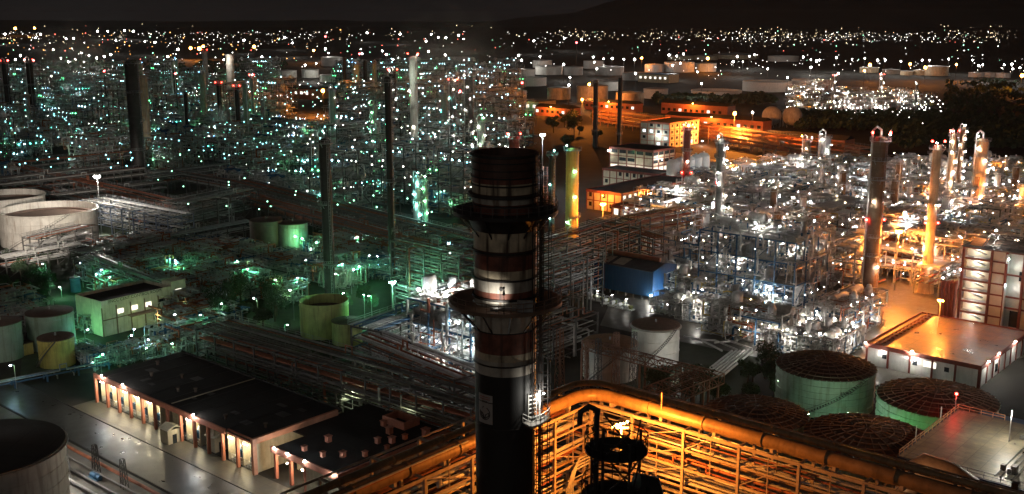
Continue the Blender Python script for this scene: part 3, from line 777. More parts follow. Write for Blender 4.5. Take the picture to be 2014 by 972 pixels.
# ================================================================== BAY BUILDING (transformer bays) and low annexe
def bay_building():
    C = G(504, 866, 7.0); a, b, H = 62.0, 22.0, 7.0
    t = thing('bay_building', 'long flat-roofed switch building with terracotta columns and cream transformer bays', 'building', (C.x, C.y, 0), GR)
    rf = MB(); rf.box(-a, -.9, H-.25, 0, b, H); rf.box(-a, b+.01, H-.9, 0, b+.3, H+.35); r_ = ob('roof', rf, CONCD, t)
    fa = MB(); fa.box(-a-.2, -1.35, H-.75, -9.0, -.92, H+.35); fa.box(-9.0, -.6, H-.9, 0, -.2, H+.2); ob('fascia', fa, TERRA, t)
    sm_ = MB(); sm_.box(-31.2, .2, H+.004, -30.9, b, H+.12); ob('roof_joint', sm_, CREAM, r_)
    rq = random.Random(4); PT = mat('roof_patch', (.075,.07,.065), .55, 0, .5, .8, rvar=.25)
    for k in range(9): ob('roof_seam', MB().box(-a+3.4+k*6.1, .3, H+.003, -a+3.5+k*6.1, b-.3, H+.035), PT, r_)
    for k in range(11): x, y = rq.uniform(-a+2, -4), rq.uniform(2, b-4); ob('roof_patch', MB().box(x, y, H+.002, x+rq.uniform(.8, 3.5), y+rq.uniform(.8, 2.5), H+.012+.002*k), PT, r_)
    for k in range(7): x, y = rq.uniform(-a+2, -4), rq.uniform(2, b-3); ob('roof_cowl', MB().tube((x,y,H),(x,y,H+.8), .3, 10).tube((x,y,H+.8),(x,y,H+1.0), .5, 10), DARKT, r_)
    # end portal standing above the roof
    pr = MB(); pr.box(.05, -1.4, 0, .75, -.5, H+.7); pr.box(.06, -.5, H-.5, .74, 20.5, H+.7); ob('end_portal', pr, mat('portal_paint', (.62,.27,.16), .65, 0, .2, .6), t)
    ew = MB(); ew.box(-.2, .0, 0, .0, b, H-.3); ob('end_wall', ew, CREAM, t)
    bw = MB(); bw.box(-a, 4.6, 0, -.25, 4.9, H-.3); bw.box(-a, b-.3, 0, -.25, b, H-.3); ob('back_wall', bw, CREAM, t)
    nb = 12; st = a/nb
    for i in range(nb+1):
        x = -a+i*st
        if i < nb: ob('column', MB().box(x-.28, -1.3, 0, x+.28, -.7, H-.3), TERRA, t)
        if 0 < i < nb: ob('partition_wall', MB().box(x-.12, .2, 0, x+.12, 4.5, H-.9 if i % 3 else H-.3), CREAM, t)
        elif i == 0: ob('partition_wall', MB().box(x-.12, .2, 0, x+.12, b-.4, H-.3), CREAM, t)
    lamps = {0: 1, 1: 1, 2: 1, 3: 1, 4: 1, 7: 1, 10: 1, 11: 1}
    for i in range(nb):
        xc = -a+(i+.5)*st
        if i in lamps:
            l = MB(); l.box(-.75, -.12, .06, .75, .12, .16, 0); l.box(-.7, -.1, -.06, .7, .1, .06, 1); o = ob('strip_lamp', l, [STEEL, emit('tube_light', (1, .95, .82), 110)], t); o.location = (xc, -.85, H-1.3)
            plight(t, (xc, 1.2, H-2.3), (1, .84, .52), 1200, .3)
        if i in (1, 5, 9):
            pass
    for i, x in enumerate((-a+1.5*st-2, -a+5.5*st, -a+8.6*st)):
        pl = MB(); pl.box(-.3, -.3, 0, .3, .3, .3); 
    # edge lamps on the roof
    for k, x in enumerate((-a+4, -a+13.5, -20.0)):
        lamp = put('lamp', lamp_mesh(L_W, .2), t, (x, -1.5, H+.75)); lb = MB(); lb.beam((0,.3,-.6),(0,0,.25), .08); ob('lamp_bracket', lb, STEEL, lamp); plight(t, (x, -2.2, H+.6), CC, 500, .2)
    return t
bay_building()
BC = G(504, 866, 7.0)
def bloc(x, y, z=0): return Vector((BC.x, BC.y, z))+UX*x+WY*y
def transformer():
    t = thing('power_transformer', '', 'transformer', group='transformers in the bays')
    b = MB(); b.box(-1.4, -1, .3, 1.4, 1, 2.1); b.tube((-1.2,.2,2.7),(1.2,.2,2.7), .28, 10); b.box(-.1,.1,2.1,.1,.3,2.6)
    ob('tank_body', b, BLUE, t); f = MB()
    for k in range(9): f.box(-1.3+k*.31, -1.55, .5, -1.22+k*.31, -1.02, 1.9)
    ob('cooling_fins', f, BLUE, t)
    for k in range(3): i_ = MB(); i_.lathe([(.14, 2.1), (.2, 2.25), (.1, 2.35), (.2, 2.5), (.1, 2.6), (.2, 2.75), (.06, 3.2), (.01, 3.2)], 8, -.8+k*.8, -.5); ob('insulator', i_, CER, t)
    fe = MB(); rail(fe, [(-2.3,-2.4,0),(2.3,-2.4,0)], 1.5, .5, .04); ob('mesh_fence', fe, WHITEP, t)
    return t
for i, w_ in enumerate(('first', 'second', 'third', 'fourth', 'fifth', 'sixth', 'seventh', 'eighth', 'ninth')):
    bay = (0, 1, 2, 3, 4, 6, 7, 10, 11)[i]; x = -62+(bay+.5)*62/12
    place('trafo', transformer, bloc(x, 2.6), GR, 'blue transformer with white insulators in the cream bay building, %s from the far end' % w_)
def kiosk():
    t = thing('kiosk', '', 'kiosk', group='cream kiosks before the bays'); b = MB(); b.box(-1.5,-1.6,0,1.5,1.6,3.2); ob('wall', b, CREAM, t)
    r_ = MB(); r_.add([(-1.8,-1.9,3.21),(1.8,-1.9,3.21),(1.8,0,4.0),(-1.8,0,4.0),(-1.8,1.9,3.21),(1.8,1.9,3.21),(-1.8,-1.9,3.35),(1.8,-1.9,3.35),(1.8,0,4.15),(-1.8,0,4.15),(-1.8,1.9,3.35),(1.8,1.9,3.35)],
        [(6,7,8,9),(9,8,11,10),(0,3,2,1),(3,4,5,2),(0,1,7,6),(4,10,11,5),(0,6,9,3),(3,9,10,4),(1,2,8,7),(2,5,11,8)]); ob('roof', r_, mat('kiosk_roof', (.42,.36,.25), .7), t)
    d = MB(); d.box(1.51,-.5,0,1.56,.5,2.1); ob('door', d, GLASSD, t); return t
place('kiosk', kiosk, bloc(-27.5, -2.6), GR, 'small cream gabled kiosk standing out before the middle transformer bays'); place('kiosk', kiosk, bloc(-16.5, 1.6), GR, 'cream gabled kiosk under the roof edge nearer the end portal')

def annexe():
    C = G(667, 935, 6.5); a, b, H = 20.0, 29.0, 6.5
    t = thing('low_annexe', 'low dark-roofed annexe with roof vents beside the cream bay building', 'building', (C.x, C.y, 0), GR)
    ob('roof', MB().box(-a, -.2, H-.3, 0, b, H), CONCD, t); ob('roof', MB().box(-a-4.3, 8, H-.3, -a-.003, b, H), CONCD, t)
    pp = MB(); pp.box(-a-.1, -.65, H-.8, .4, -.22, H+.4); pp.box(.02, -.2, H-.8, .42, b, H+.4); pp.box(-a-.1, b+.02, H-.5, .4, b+.4, H+.4); ob('parapet', pp, TERRA, t)
    ob('wall', MB().box(-10, 0, 0, -.3, .25, H-.32).box(-.28, .26, 0, -.02, b, H-.32).box(-a, 5.5, 0, -.3, 5.8, H-.32), CREAM, t)
    for x in (-a+.4, -a+5.2, -10.2): ob('column', MB().box(x-.3, -.1, 0, x+.3, .5, H-.32), TERRA, t)
    for x in (-a+2.8, -a+7.6):
        plight(t, (x, 1.6, H-2.2), (1, .72, .42), 650, .3); put('lamp', lamp_mesh(L_W, .18), t, (x+1.2, .2, H-2.3))
    pts = [(-18.5,-.9), (-14.5,-.9), (-9,-.9), (-.8,-.9)]
    for x, y in pts: put('lamp', lamp_mesh(L_C, .2), t, (x, y, H+.55))
    plight(t, (-.8, -1.4, H+.4), CC, 300, .2)
    for k, (x, y, s) in enumerate(((-14,3,.8),(-9,3.5,.8),(-6,6,.9),(-3,9,.8),(-14,9,1.0),(-6,15,.9),(-4,17,1.0),(-3.4,20,.8),(-8,20,1.1),(-12,22,.9),(-1.5,24,1.2),(-2.2,14,.7))):
        m = MB(); m.box(x-s/2, y-s/2, H+.003, x+s/2, y+s/2, H+s*1.2); m.box(x-s*.65, y-s*.65, H+s*1.2, x+s*.65, y+s*.65, H+s*1.35); ob('roof_vent', m, TERRA, t)
    hb = MB(); hb.box(-13, 23, H+.003, -7.2, 23.4, H+1.6); hb.box(-13, 27, H+.003, -7.2, 27.4, H+1.6); hb.box(-13.4, 23, H+.003, -13.02, 27.4, H+1.6); hb.box(-7.18, 23, H+.003, -6.8, 27.4, H+1.6); ob('roof_upstand', hb, TERRA, t)
    return t
annexe()

# roads by the bay building
def strip(name, y0, y1, x0, x1, m, z): return sheet(name, [bloc(x0,y0), bloc(x1,y0), bloc(x1,y1), bloc(x0,y1)], m, z)
APR = mat('apron_concrete', (.085, .072, .05), .5, 0, .5, .5, rvar=.15, bump=.1, joint=4, jrot=GR)
strip('road', -16.5, -6.6, -95, 60, ROADM, .012)
strip('pavement', -6.35, -.5, -64, 45, APR, .10)
k_ = MB(); 
for y0 in (-6.6, -16.75):
    a_ = bloc(-95, y0+.12); b_ = bloc(60, y0+.12); k_.beam((a_.x,a_.y,.06),(b_.x,b_.y,.06), .25, .14)
struct(ob('kerb', k_, BLACKC))
strip('path', -36, -17.2, -95, 60, mat('gravelly_ground', (.11, .10, .085), .6, 0, .6, .35, rvar=.3, bump=.3), .008)

# ================================================================== NEAR TANK, FLOODLIGHT MAST AND PIPES AT ITS FOOT
c = G(-35, 880, 15); tank(c, 13.6, 15, WHITEW, 'large pale tank with a black roof beside the lattice floodlight mast', roof='cone', rm=CONCD, bands=5, stair=False, group='large storage tanks', dirn=-.3)
mp_ = At(122, 852, 197)
def lattice(name, label, c, h, wd, m, head, cat='mast', group=None, lampm=L_W, power=9000, col=CW, r=.42, taper=.6, seg=2.0):
    t = thing(name, label, cat, (c[0], c[1], 0), GR, group=group); f = MB(); z = 0
    def q(z, k): s = wd*(1-(1-taper)*z/h); a = PI/4+k*PI/2; return (s*math.cos(a), s*math.sin(a), z)
    while z < h-.01:
        z2 = min(h, z+seg)
        for k in range(4): f.beam(q(z,k), q(z2,k), .13); f.beam(q(z,k), q(z2,k+1), .08); f.beam(q(z2,k), q(z2,k+1), .08)
        z = z2
    ob('lattice_frame', f, m, t)
    if head:
        hm = MB(); hm.box(-wd, -wd, h, wd, wd, h+.08, 0)
        for k in range(4): bulb(hm, ((k-1.5)*.55, -wd*.6, h+.45), r, 1, .9); hm.box((k-1.5)*.55-r*.6, -wd*.6+r, h+.2, (k-1.5)*.55+r*.6, -wd*.6+r+.1, h+.8, 0)
        ob('lamp_head', hm, [STEEL, lampm], t); plight(t, (0, -wd-.7, h+.4), col, power, .4)
    return t
lattice('floodlight_mast', 'steel lattice mast with a glaring white floodlight beside the pale near tank', (mp_.x, mp_.y), mp_.z-.4, .9, GALV, True, power=9000, r=.20)
for i in range(4):
    p0 = bloc(-40, -19.5-i*2.6); p1 = bloc(45, -19.5-i*2.6)
    m = MB(); m.path([(p0.x,p0.y,.9),(p1.x,p1.y,.9)], (.35,.2,.3,.25)[i], 10)
    tag(ob('ground_pipe', m, (PIPER, STEEL, STEEL, GREYP)[i]), ('rust red pipe', 'dark steel pipe', 'thin dark pipe', 'pale grey pipe')[i]+' running low along the wet road past the near tank', 'pipe', 'pipes along the road')
for i, (px, py) in enumerate(((190,930),(245,960))):
    c = G(px, py); lattice('lattice_post', ('short dark lattice post among the low pipes near the pale tank', 'dark lattice post at the kerb of the wet road')[i], c, 6.0, .8, BLACKC, False, 'post', seg=1.5)
p = bloc(-22,-23); m = thing('blue_pump', 'blue pump set beside the road pipes near the tank', 'pump', p, GR)
mb = MB(); mb.tube((-1,0,.9),(1,0,.9), .6, 12); mb.box(-1.6,-.7,0,1.6,.7,.3); ob('casing', mb, BLUE, m); ob('motor', MB().tube((1.1,0,.9),(2.2,0,.9), .45, 12), BLUE, m)

# ================================================================== RIBBED GREEN TANKS
for (px, py, r_, h, lab, num, st) in (
    (1624, 719, 11.3, 9.2, 'pale green tank with ribbed dark dome beside the amber roof, numbered on its shell', '8204 C', True),
    (1843, 782, 12.3, 9.2, 'ribbed-roof green tank behind the railed concrete platform', '', False),
    (1705, 857, 11.9, 9.2, 'ribbed dome tank nearest the great amber duct', '', False),
    (1487, 812, 10.6, 9.2, 'dim ribbed-roof tank with pale shell between the duct and trees', '', False)):
    c = G(px, py, h); tank(c, r_, h, GREENT, lab, roof='rib', bands=6, stair=st, number=num, dirn=-PI/2+.15, group='ribbed green tanks', girder=False)
c = (G(1624,719,9)+G(1705,857,9))/2
for px, py, z, pw, col in ((1590, 815, 6, 1500, (.7,1,.78)), (1668, 812, 6, 800, (.6, 1, .72)), (1800, 880, 5, 800, (.25,1,.28)), (1745, 850, 5, 600, (.3,1,.3)), (1530, 745, 6, 500, (.7,1,.7)), (1450,850,5,1400,(1,.6,.25))):
    g_ = G(px, py, z); lamp_post((g_.x, g_.y, 0), z, L_G if col[0] < .9 else L_S, pw, col, .1, 'small lamp post between the ribbed green tanks '+('near the pale one' if px < 1700 else 'near the dark one'), group='lamp posts among ribbed tanks', style='plain')

# ================================================================== RIBBED TANK STAIR, AMBER ROOF BUILDING
def amber_building():
    C = G(1929, 722, 5.5); a, b, H = 29.0, 39.0, 5.5
    t = thing('amber_roof_building', 'low building with wet amber-lit flat roof and maroon frame', 'building', (C.x, C.y, 0), GR)
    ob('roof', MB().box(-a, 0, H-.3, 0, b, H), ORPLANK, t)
    pp = MB(); pp.box(-a-.3, -.3, H-.75, .3, -.01, H+.35); pp.box(.01, 0, H-.75, .3, b, H+.35); pp.box(-a-.3, 0, H-.75, -a-.01, b, H+.35); pp.box(-a-.3, b+.01, H-.75, .3, b+.3, H+.35); ob('parapet', pp, MAROON, t)
    ob('wall', MB().box(-a, .02, 0, -.02, b-.02, H-.31), WHITEP, t)
    for i in range(6): x = -a+i*(a-.5)/5; ob('column', MB().box(x, -.2, 0, x+.5, .01, H-.76), MAROON, t)
    for i in range(9): y = i*(b-.5)/8; ob('column', MB().box(0, y, 0, .2, y+.5, H-.76), MAROON, t)
    ob('window', MB().box(-a*.48, -.05, 2.6, -a*.48+3.2, .01, 4.2), WINL, t)
    for i in range(3): ob('window', MB().box(-a*.85+i*8, -.04, 2.4, -a*.85+i*8+1.2, .01, 3.6), GLASSD, t)
    ob('hatch', MB().box(-.5, 12, 1, .06, 14, 3.2), GLASSD, t)
    tr = MB()
    for k in range(2): tr.tube((-a+2.2+k*.9, 1, H+.55), (-a+2.2+k*.9, b-2, H+.55), .22, 8)
    for k in range(14): tr.box(-a+1.7, 1+k*2.7, H+.003, -a+3.7, 1.2+k*2.7, H+.3)
    ob('roof_pipe', tr, PIPER, t)
    for (x, y, z, r_, pw) in ((-a*.58, -.5, H+.5, .26, 1500), (-a*.85, -.4, H-1.3, .1, 160), (-a*.55, -.4, H-1.6, .1, 130), (.5, 4.5, H+.4, .2, 700), (.5, 12.5, H+.6, .24, 1300), (.5, 26, H+.5, .24, 900), (-a-.2, -.2, H+.3, .2, 600)):
        put('lamp', lamp_mesh(L_W, r_), t, (x, y, z)); plight(t, (x+(.6 if x > 0 else 0), y-(.6 if x <= 0 else 0), z-.1), CW, pw, .2)
    return t
amber_building()

def stair_building():
    C = Vector((134, 309.5, 0)); t = thing('stair_tower_building', 'tall maroon-framed cream building with a brightly lit open staircase', 'building', C, GR)
    H, fl_n = 23.0, 7; fh = H/fl_n; a = 34; b = 16
    ob('wall', MB().box(0.25, 3.2, 0, 8.2, b, H-.2).box(8.21, .3, 0, 12.4, b, H-.2).box(17.2, .3, 0, a, b, H-.2).box(12.41, 3.5, 0, 17.19, b, H-.2), mat('stair_wall', (.60,.54,.42), .7, 0, .15, .4), t)
    fr = MB()
    for x in (0, 8.0, 12.2, 17.0, 21.5, 27): fr.box(x-.15, -.25, 0, x+.55, .22, H)
    for k in range(fl_n+1): fr.box(.6, -.2, k*fh-.3 if k else 0, 7.8, .18, k*fh+.28); fr.box(8.6, -.15, k*fh-.2 if k else 0, 12.0, .2, k*fh+.2)
    for k in (0, 2, 3, 5, 7): fr.box(12.8, -.2, k*fh-.25 if k else 0, 16.8, .2, k*fh+.25); fr.box(17.6, -.15, k*fh-.25 if k else 0, 21.3, .2, k*fh+.25); fr.box(22.1, -.15, k*fh-.25 if k else 0, a, .2, k*fh+.25)
    ob('frame', fr, MAROON, t)
    for k in range(fl_n):
        z = k*fh; s = MB(); s.box(.3, .25, z+.02, 7.95, 3.1, z+.16)
        s.beam((1.2, .9, z+fh), (6.4, .9, z+fh*.45), 1.1, .16); ob('stair_flight', s, GREYP, t)
        h = MB(); h.beam((1.2,.35,z+fh+.9),(6.4,.35,z+fh*.45+.9), .1); h.beam((6.4,.35,z+1.0),(7.9,.35,z+1.0), .08); ob('handrail', h, GREYP, t)
        plight(t, (3.4, 1.8, z+fh-.75), (1, .93, .8), 650, .25); put('lamp', lamp_mesh(L_W, .09), t, (3.4, 2.7, z+fh-.65))
    for k in (3, 5): z = k*fh; plight(t, (14.6, 1.6, z+2.2), CC, 200, .2)
    plight(t, (12.9, -.9, H*.58), CC, 240, .15); plight(t, (13.0, -.9, H-2), CC, 260, .15)
    ob('lift_door', MB().box(13.6, 3.40, .2, 16.4, 3.49, 5.0), GLASSD, t); ob('window', MB().box(15.2, 3.40, 14.2, 17.1, 3.49, 17), GLASSD, t)
    ob('downpipe', MB().tube((12.75,-.5,1),(12.75,-.5,H*.6), .28, 8).box(12.4,-.9,H-3.2,13.1,-.3,H-.6), WHITEP, t)
    for k in range(4): ob('louvre', MB().box(23+k*2.2, .2, H-3.4, 24.6+k*2.2, .29, H-2.2), GLASSD, t)
    rf = MB(); rf.box(-.4, -.5, H, a, b+.4, H+.3); ob('roof', rf, RUSTROOF, t)
    tr = MB()
    for k in range(12):
        x = 5+k*2.3; tr.beam((x, .5, H+.3), (x, .5+b*.5, H+3.2), .2); tr.beam((x, b, H+.3), (x, .5+b*.5, H+3.2), .2)
    for k in range(7): tr.beam((5, .5+k*1.3, H+.35+k*.47), (31, .5+k*1.3, H+.35+k*.47), .16)
    ob('roof_truss', tr, STEEL, t)
    ob('orange_awning', MB().add([(1,2,H+.35),(5,2,H+.35),(5,7,H+1.8),(1,7,H+1.8)], [(0,1,2,3)]).add([(1,2,H+.3),(5,2,H+.3),(5,7,H+1.75),(1,7,H+1.75)], [(3,2,1,0)]), mat('orange_sheet', (.6,.2,.06), .5), t)
    for (x,y,z,pw) in ((6, 9, H+4.2, 2600), (12.9, -.6, H-1.8, 0)): put('lamp', lamp_mesh(L_W, .28), t, (x,y,z)); pw and plight(t, (x,y-1,z+.3), CW, pw, .3)
    rr = MB()
    for k in range(4): rr.box(-5.5+k*1.3, -1, 0, -5.0+k*1.3, 1.5, 11.5+.2*k)
    rr.box(-5.6, -1.05, 11.6, -.7, -.8, 12.0); ob('side_frame', rr, MAROON, t)
    return t
stair_building()

# ================================================================== RAILED CONCRETE PLATFORM (lower corner)
def platform_():
    C = G(1985, 955, 12.0); t = thing('concrete_platform', 'wet concrete slab platform with orange handrail over the ribbed tanks', 'platform', (C.x, C.y, 0), GR); a, b, H = 19.0, 31.0, 12.0
    ob('slab', MB().box(-a, 0, H-.3, 6, b, H), mat('platform_concrete', (.19,.17,.12), .48, 0, .6, .5, rvar=.3, bump=.3, joint=3), t)
    ob('edge_beam', MB().box(-a-.1, -.4, H-1.3, 6, -.01, H-.05).box(-a-.3, 0, H-1.0, -a-.01, b, H-.02), mat('navy_steel', (.03,.04,.07), .5), t)
    for x, y in ((-a, -.2), (-4, -.2), (-a, b-.5), (-4, b-.5), (-a, 14)): ob('column', MB().box(x-.4, y-.4, 0, x+.3, y+.35, H-1.31), BLACKC, t)
    h = MB(); rail(h, [(-a,.2,H),(-a,b-.2,H)], 1.1, 2.0, .07); rail(h, [(-a,b-.2,H),(-a+9,b-.2,H)], 1.1, 2.0, .06); ob('handrail', h, mat('rail_orange', (.6,.33,.18), .55), t)
    h = MB(); rail(h, [(-a+1,.2,H),(4,.2,H)], 1.1, 2.6, .045); ob('handrail', h, GALV, t)
    for k, y in enumerate((9, 22)): o = MB(); o.tube((-a-.4, y, H-.5), (-a-.4, y, H+3.0), .12, 8); ob('tube_lamp', o, WHITEP, t)
    rr_ = random.Random(3)
    for k in range(16):
        x, y, q = rr_.uniform(-12, 4), rr_.uniform(1.2, 24)**1, rr_.uniform(.3, .9)
        if x < -6 and y > 5: continue
        ob('roof_unit', MB().box(x, y, H+.003, x+q, y+q*rr_.uniform(.6, 1.8), H+q*rr_.uniform(.8, 1.9)), rr_.choice([STEEL, DARKT, GREYP]), t)
    for k in range(4): ob('roof_conduit', MB().path([(-3+k*.9, 2, H+.2), (-3+k*.9, 18+k, H+.2), (4, 18+k, H+.2)], .09, 6), STEEL, t)
    for k in range(2): ob('roof_drum', MB().tube((1.5, 8+k*7, H+1.1), (5, 8+k*7, H+1.1), 1.0, 14), mat('drum_brown', (.12,.09,.07), .6), t, smooth=True)
    ob('round_cover', MB().lathe([(1.0,H+.003),(1.0,H+.12),(.01,H+.14)], 24, -14.5, 2.2), WHITEP, t)
    rl = MB(); rl.beam((-a-.3, b-1, H), (-a-.3, b-1, H+3.2), .1); rm = ob('mast', rl, GALV, t); put('warning_light', lamp_mesh(L_R, .3), rm, (-a-.3, b-1, H+3.5)); plight(t, (-a-.3, b-1.6, H+3.4), CR, 700, .3)
    put('lamp', lamp_mesh(L_W, .16), t, (1.5, b-1.5, H+1.6)); plight(t, (1.2, b-2.2, H+1.6), CC, 1000, .2); None
    plight(t, (-3, 5.0, H+6.3), CW, 900, .2)
    lm = MB(); lm.tube((-6, 20, H), (-6, 20, H+6), .08, 6); lo = ob('lamp_pole', lm, GALV, t); put('lamp', lamp_mesh(L_W, .06), lo, (-6, 20, H+6.1)); plight(t, (-6, 19.4, H+5.9), (1,.92,.75), 4200, .15)
    ob('canopy', MB().box(-a+3, b+.4, H-1.2, -a+13, b+5, H-.9), BLUE, t)
    return t
platform_()
def silo(px, py, z, r_, label, lit):
    c = G(px, py, z); t = thing('silo', label, 'silo', (c.x, c.y, 0), group='silos by the concrete platform')
    ob('shell', MB().lathe([(r_, 0), (r_, z-2.6)], 32), WHITEP, t, smooth=True); ob('roof', MB().lathe([(r_+.2, z-2.7), (r_+.2, z-2.5), (.6, z), (.01, z+.1)], 32), mat('soot_roof', (.03,.026,.024), .95, spec=.05), t, smooth=True)
# dark lattice post by the frame edge and big ducts below the platform
c = G(2004, 985, 0)
tag(ob('dark_column', MB().box(-.45,-.45,0,.45,.45,21), BLACKC, None, (At(2003,900,150).x, 150, 0), GR), 'tall near-black steel column in front of the concrete platform', 'column')
def duct_work():
    c = At(1860, 945, 165); t = thing('duct_bend', 'big dark brown duct bend under the concrete platform edge', 'duct', (c.x, c.y, 0), GR)
    ob('duct', MB().path([(-6,-4,c.z-5),(-6,0,c.z-1),(-4,2,c.z+.5),(0,2.5,c.z),(5,2,c.z-2),(9,0,c.z-4),(10,-3,c.z-9)], 2.2, 20), mat('brown_duct', (.24,.15,.10), .5, .1, .4, .4), t, smooth=True)
    ob('support', MB().box(-2,-1,0,-1,0,c.z-3).box(6,-1,0,7,0,c.z-4), STEEL, t)
    plight(t, (-3, -6, c.z+3), (1,.6,.3), 900, .3)
duct_work()

# ================================================================== WHITE TANKS + LATTICE BEYOND THE DUCT
tank(G(1290,637,10), 6.3, 10, WHITEP, 'round white tank with flat brown roof and a black pipe stripe', bands=3, dirn=-PI/2+.3, roof='cone', rm=mat('brown_roof', (.25,.15,.1), .6), group='tanks beyond the duct')
tank(G(1200,672,9), 6.8, 9, WHITEW, 'white tank with amber-lit roof behind the rusty lattice', bands=3, roof='cone', rm=mat('amber_lit_roof', (.40,.22,.11), .6), group='tanks beyond the duct', seed=2)  # orange light on this roof put into its colour
c = G(1342, 725, 3); lamp_post((c.x,c.y,0), 4, L_W, 1600, CW, .12, 'lamp post at the end of the rusty truss by the white tank')
RUSTS = mat('rusty_truss_steel', (.27,.13,.08), .6, 0, .35, .6)
def truss(name, label, p0, p1, z, wd, hh, m, n, legs=True):
    p0 = Vector((p0[0],p0[1],0)); p1 = Vector((p1[0],p1[1],0)); d = p1-p0; L = d.length; t = thing(name, label, 'truss', p0, math.atan2(d.y, d.x)); f = MB(); s = L/n
    for y in (-wd/2, wd/2):
        for zz in (z, z-hh): f.beam((0,y,zz),(L,y,zz), .22)
        for i in range(n+1):
            x = i*s; f.beam((x,y,z),(x,y,z-hh), .14)
            if i < n: f.beam((x,y,z if i%2 else z-hh),(x+s,y,z-hh if i%2 else z), .14)
    for i in range(n+1):
        for zz in (z, z-hh): f.beam((i*s,-wd/2,zz),(i*s,wd/2,zz), .14)
        if i < n: f.beam((i*s,-wd/2,z),((i+1)*s,wd/2,z), .12)
    ob('truss_frame', f, m, t)
    if legs:
        lg = MB()
        for i in range(0, n+1, max(1, n//2)):
            for y in (-wd/2, wd/2): lg.box(i*s-.2, y-.2, 0, i*s+.2, y+.2, z-hh-.12)
        ob('trestle', lg, m, t)
    return t
truss('pipe_bridge', 'wide rusty red truss bridge behind the amber duct', G(1290,770,10), G(1400,728,10), 10, 7, 2.4, RUSTS, 9)
truss('pipe_bridge', 'rusty lattice gantry standing before the white tank', G(1150,668,12), G(1390,730,12), 12, 2.2, 2.2, RUSTS, 14)
for i, (px, py, h, w_) in enumerate(((1150,790,15,1.1),(1175,775,14,1.1),(1210,770,15,1.1),(1245,760,14,1.1),(1100,800,19,1.3))):
    c = G(px, py); lattice('lattice_tower', 'dark red lattice tower '+('between the chimney and the white tank', 'nearest the amber-topped white tank', 'before the white tank', 'beside the truss bridge', 'close behind the chimney')[i], c, h, w_, RUSTS if i % 2 == 0 else STEEL, False, 'lattice tower', seg=2.2)
for i in range(6):
    p0 = G(1370+i*10, 745-i*1, 1.2); p1 = G(1440+i*8, 690, 1.2); m = MB().path([p0, p1], .3, 8); tag(ob('ground_pipe', m, CLAD), 'pale silver ground pipe on the grass beside the ribbed tanks', 'pipe', 'silver pipes on the grass')
for i in range(3):
    a_ = G(1345+i*30, 662+i*6, .8); b_ = G(1420+i*30, 690-i*2, .8); m = MB().path([a_, (a_+b_)/2+Vector((0,4,0)), b_], .28, 8); tag(ob('ground_pipe', m, CLAD), 'kinked pale ground pipe by the wet road behind the white tank', 'pipe', 'kinked silver pipes')

# ================================================================== BLUE SHED
def blue_shed():
    C = G(1283, 593); a, b, H, base = 23.5, 14, 9.8, 1.2
    t = thing('blue_shed', 'dark blue sheet-clad shed with a lighter gable end and ridge duct', 'shed', (C.x, C.y, 0), GR); rise = 1.6
    w_ = MB(); w_.box(-a, 0, base, 0, .15, H); w_.box(-a, b-.15, base, 0, b, H); w_.box(-a, .16, base, -a+.15, b-.16, H)
    w_.add([(0,.16,base),(0,b-.16,base),(0,b-.16,H),(0,b/2,H+rise-.06),(0,.16,H)], [(0,1,2,3,4)]); w_.box(-.16,.16,base,-.01,b-.16,H-.1)
    ob('wall', w_, BSHED, t)
    r_ = MB(); r_.add([(-a-.4,-.4,H),(.1,-.4,H),(.1,b/2,H+rise),(-a-.4,b/2,H+rise),(.1,b+.4,H),(-a-.4,b+.4,H)], [(0,1,2,3),(3,2,4,5)])
    r_.box(-a-.4,-.55,H-.25,.1,-.41,H+.02); ob('roof', r_, SHEDR, t)
    s = MB(); 
    for x0 in (-a+1, -a+7): s.add([(x0,.6,H+.26),(x0+4.5,.6,H+.26),(x0+4.5,b/2-1.2,H+rise-.2),(x0,b/2-1.2,H+rise-.2)], [(0,1,2,3)])
    ob('roof_light', s, mat('translucent_sheet', (.5,.42,.32), .4), t)
    ob('ridge_duct', MB().tube((-a+1, b/2, H+rise+.75),(-2, b/2, H+rise+.75), .75, 14), PIPER, t, smooth=True)
    l = MB(); 
    for k in range(8): l.box(-a+.2+k*3.1, .2, 0, -a+.5+k*3.1, .5, base)
    ob('plinth_post', l, CONC, t)
    put('lamp', lamp_mesh(L_W, .32), t, (.4, -1.6, 2.3)); plight(t, (5.5, 1.0, 2.4), CC, 3800, .3); plight(t, (5, 4, 2.5), CC, 1800, .3)
blue_shed()
def skid():
    t = thing('pump_skid', '', 'pump skid', group='pump skids'); b = MB(); b.box(-2,-1,0,2,1,.3); b.tube((-1.6,0,1.1),(.2,0,1.1), .6, 12); ob('casing', b, WHITEP, t)
    m = MB(); m.tube((.4,0,1.1),(1.7,0,1.1), .45, 10); m.box(.6,-.3,.31,1.5,.3,.8); ob('motor', m, GREENY, t)
    p = MB(); p.path([(-1.2,0,1.6),(-1.2,0,3),(-1.2,2,3)], .15, 8); p.path([(-.4,0,1.6),(-.4,0,2.4),(-.4,-1.6,2.4),(-.4,-1.6,.3)], .12, 8); ob('pipe', p, GALV, t); return t
for i in range(9):
    p = G(1165+i*14, 588+i*4.2) if i < 6 else G(1300+(i-6)*30, 612+(i-6)*6)
    place('skid', skid, p, GR+random.choice([0, PI/2]), 'white pump skid with yellow motor at the foot of the blue shed')
    if i % 2 == 0: lamp_post(p+Vector((1.5,-2,0)), 3.2, P_W, 120, CW, .14, 'low white lamp post at the foot of the blue shed', group='lamps by the blue shed', style='plain')

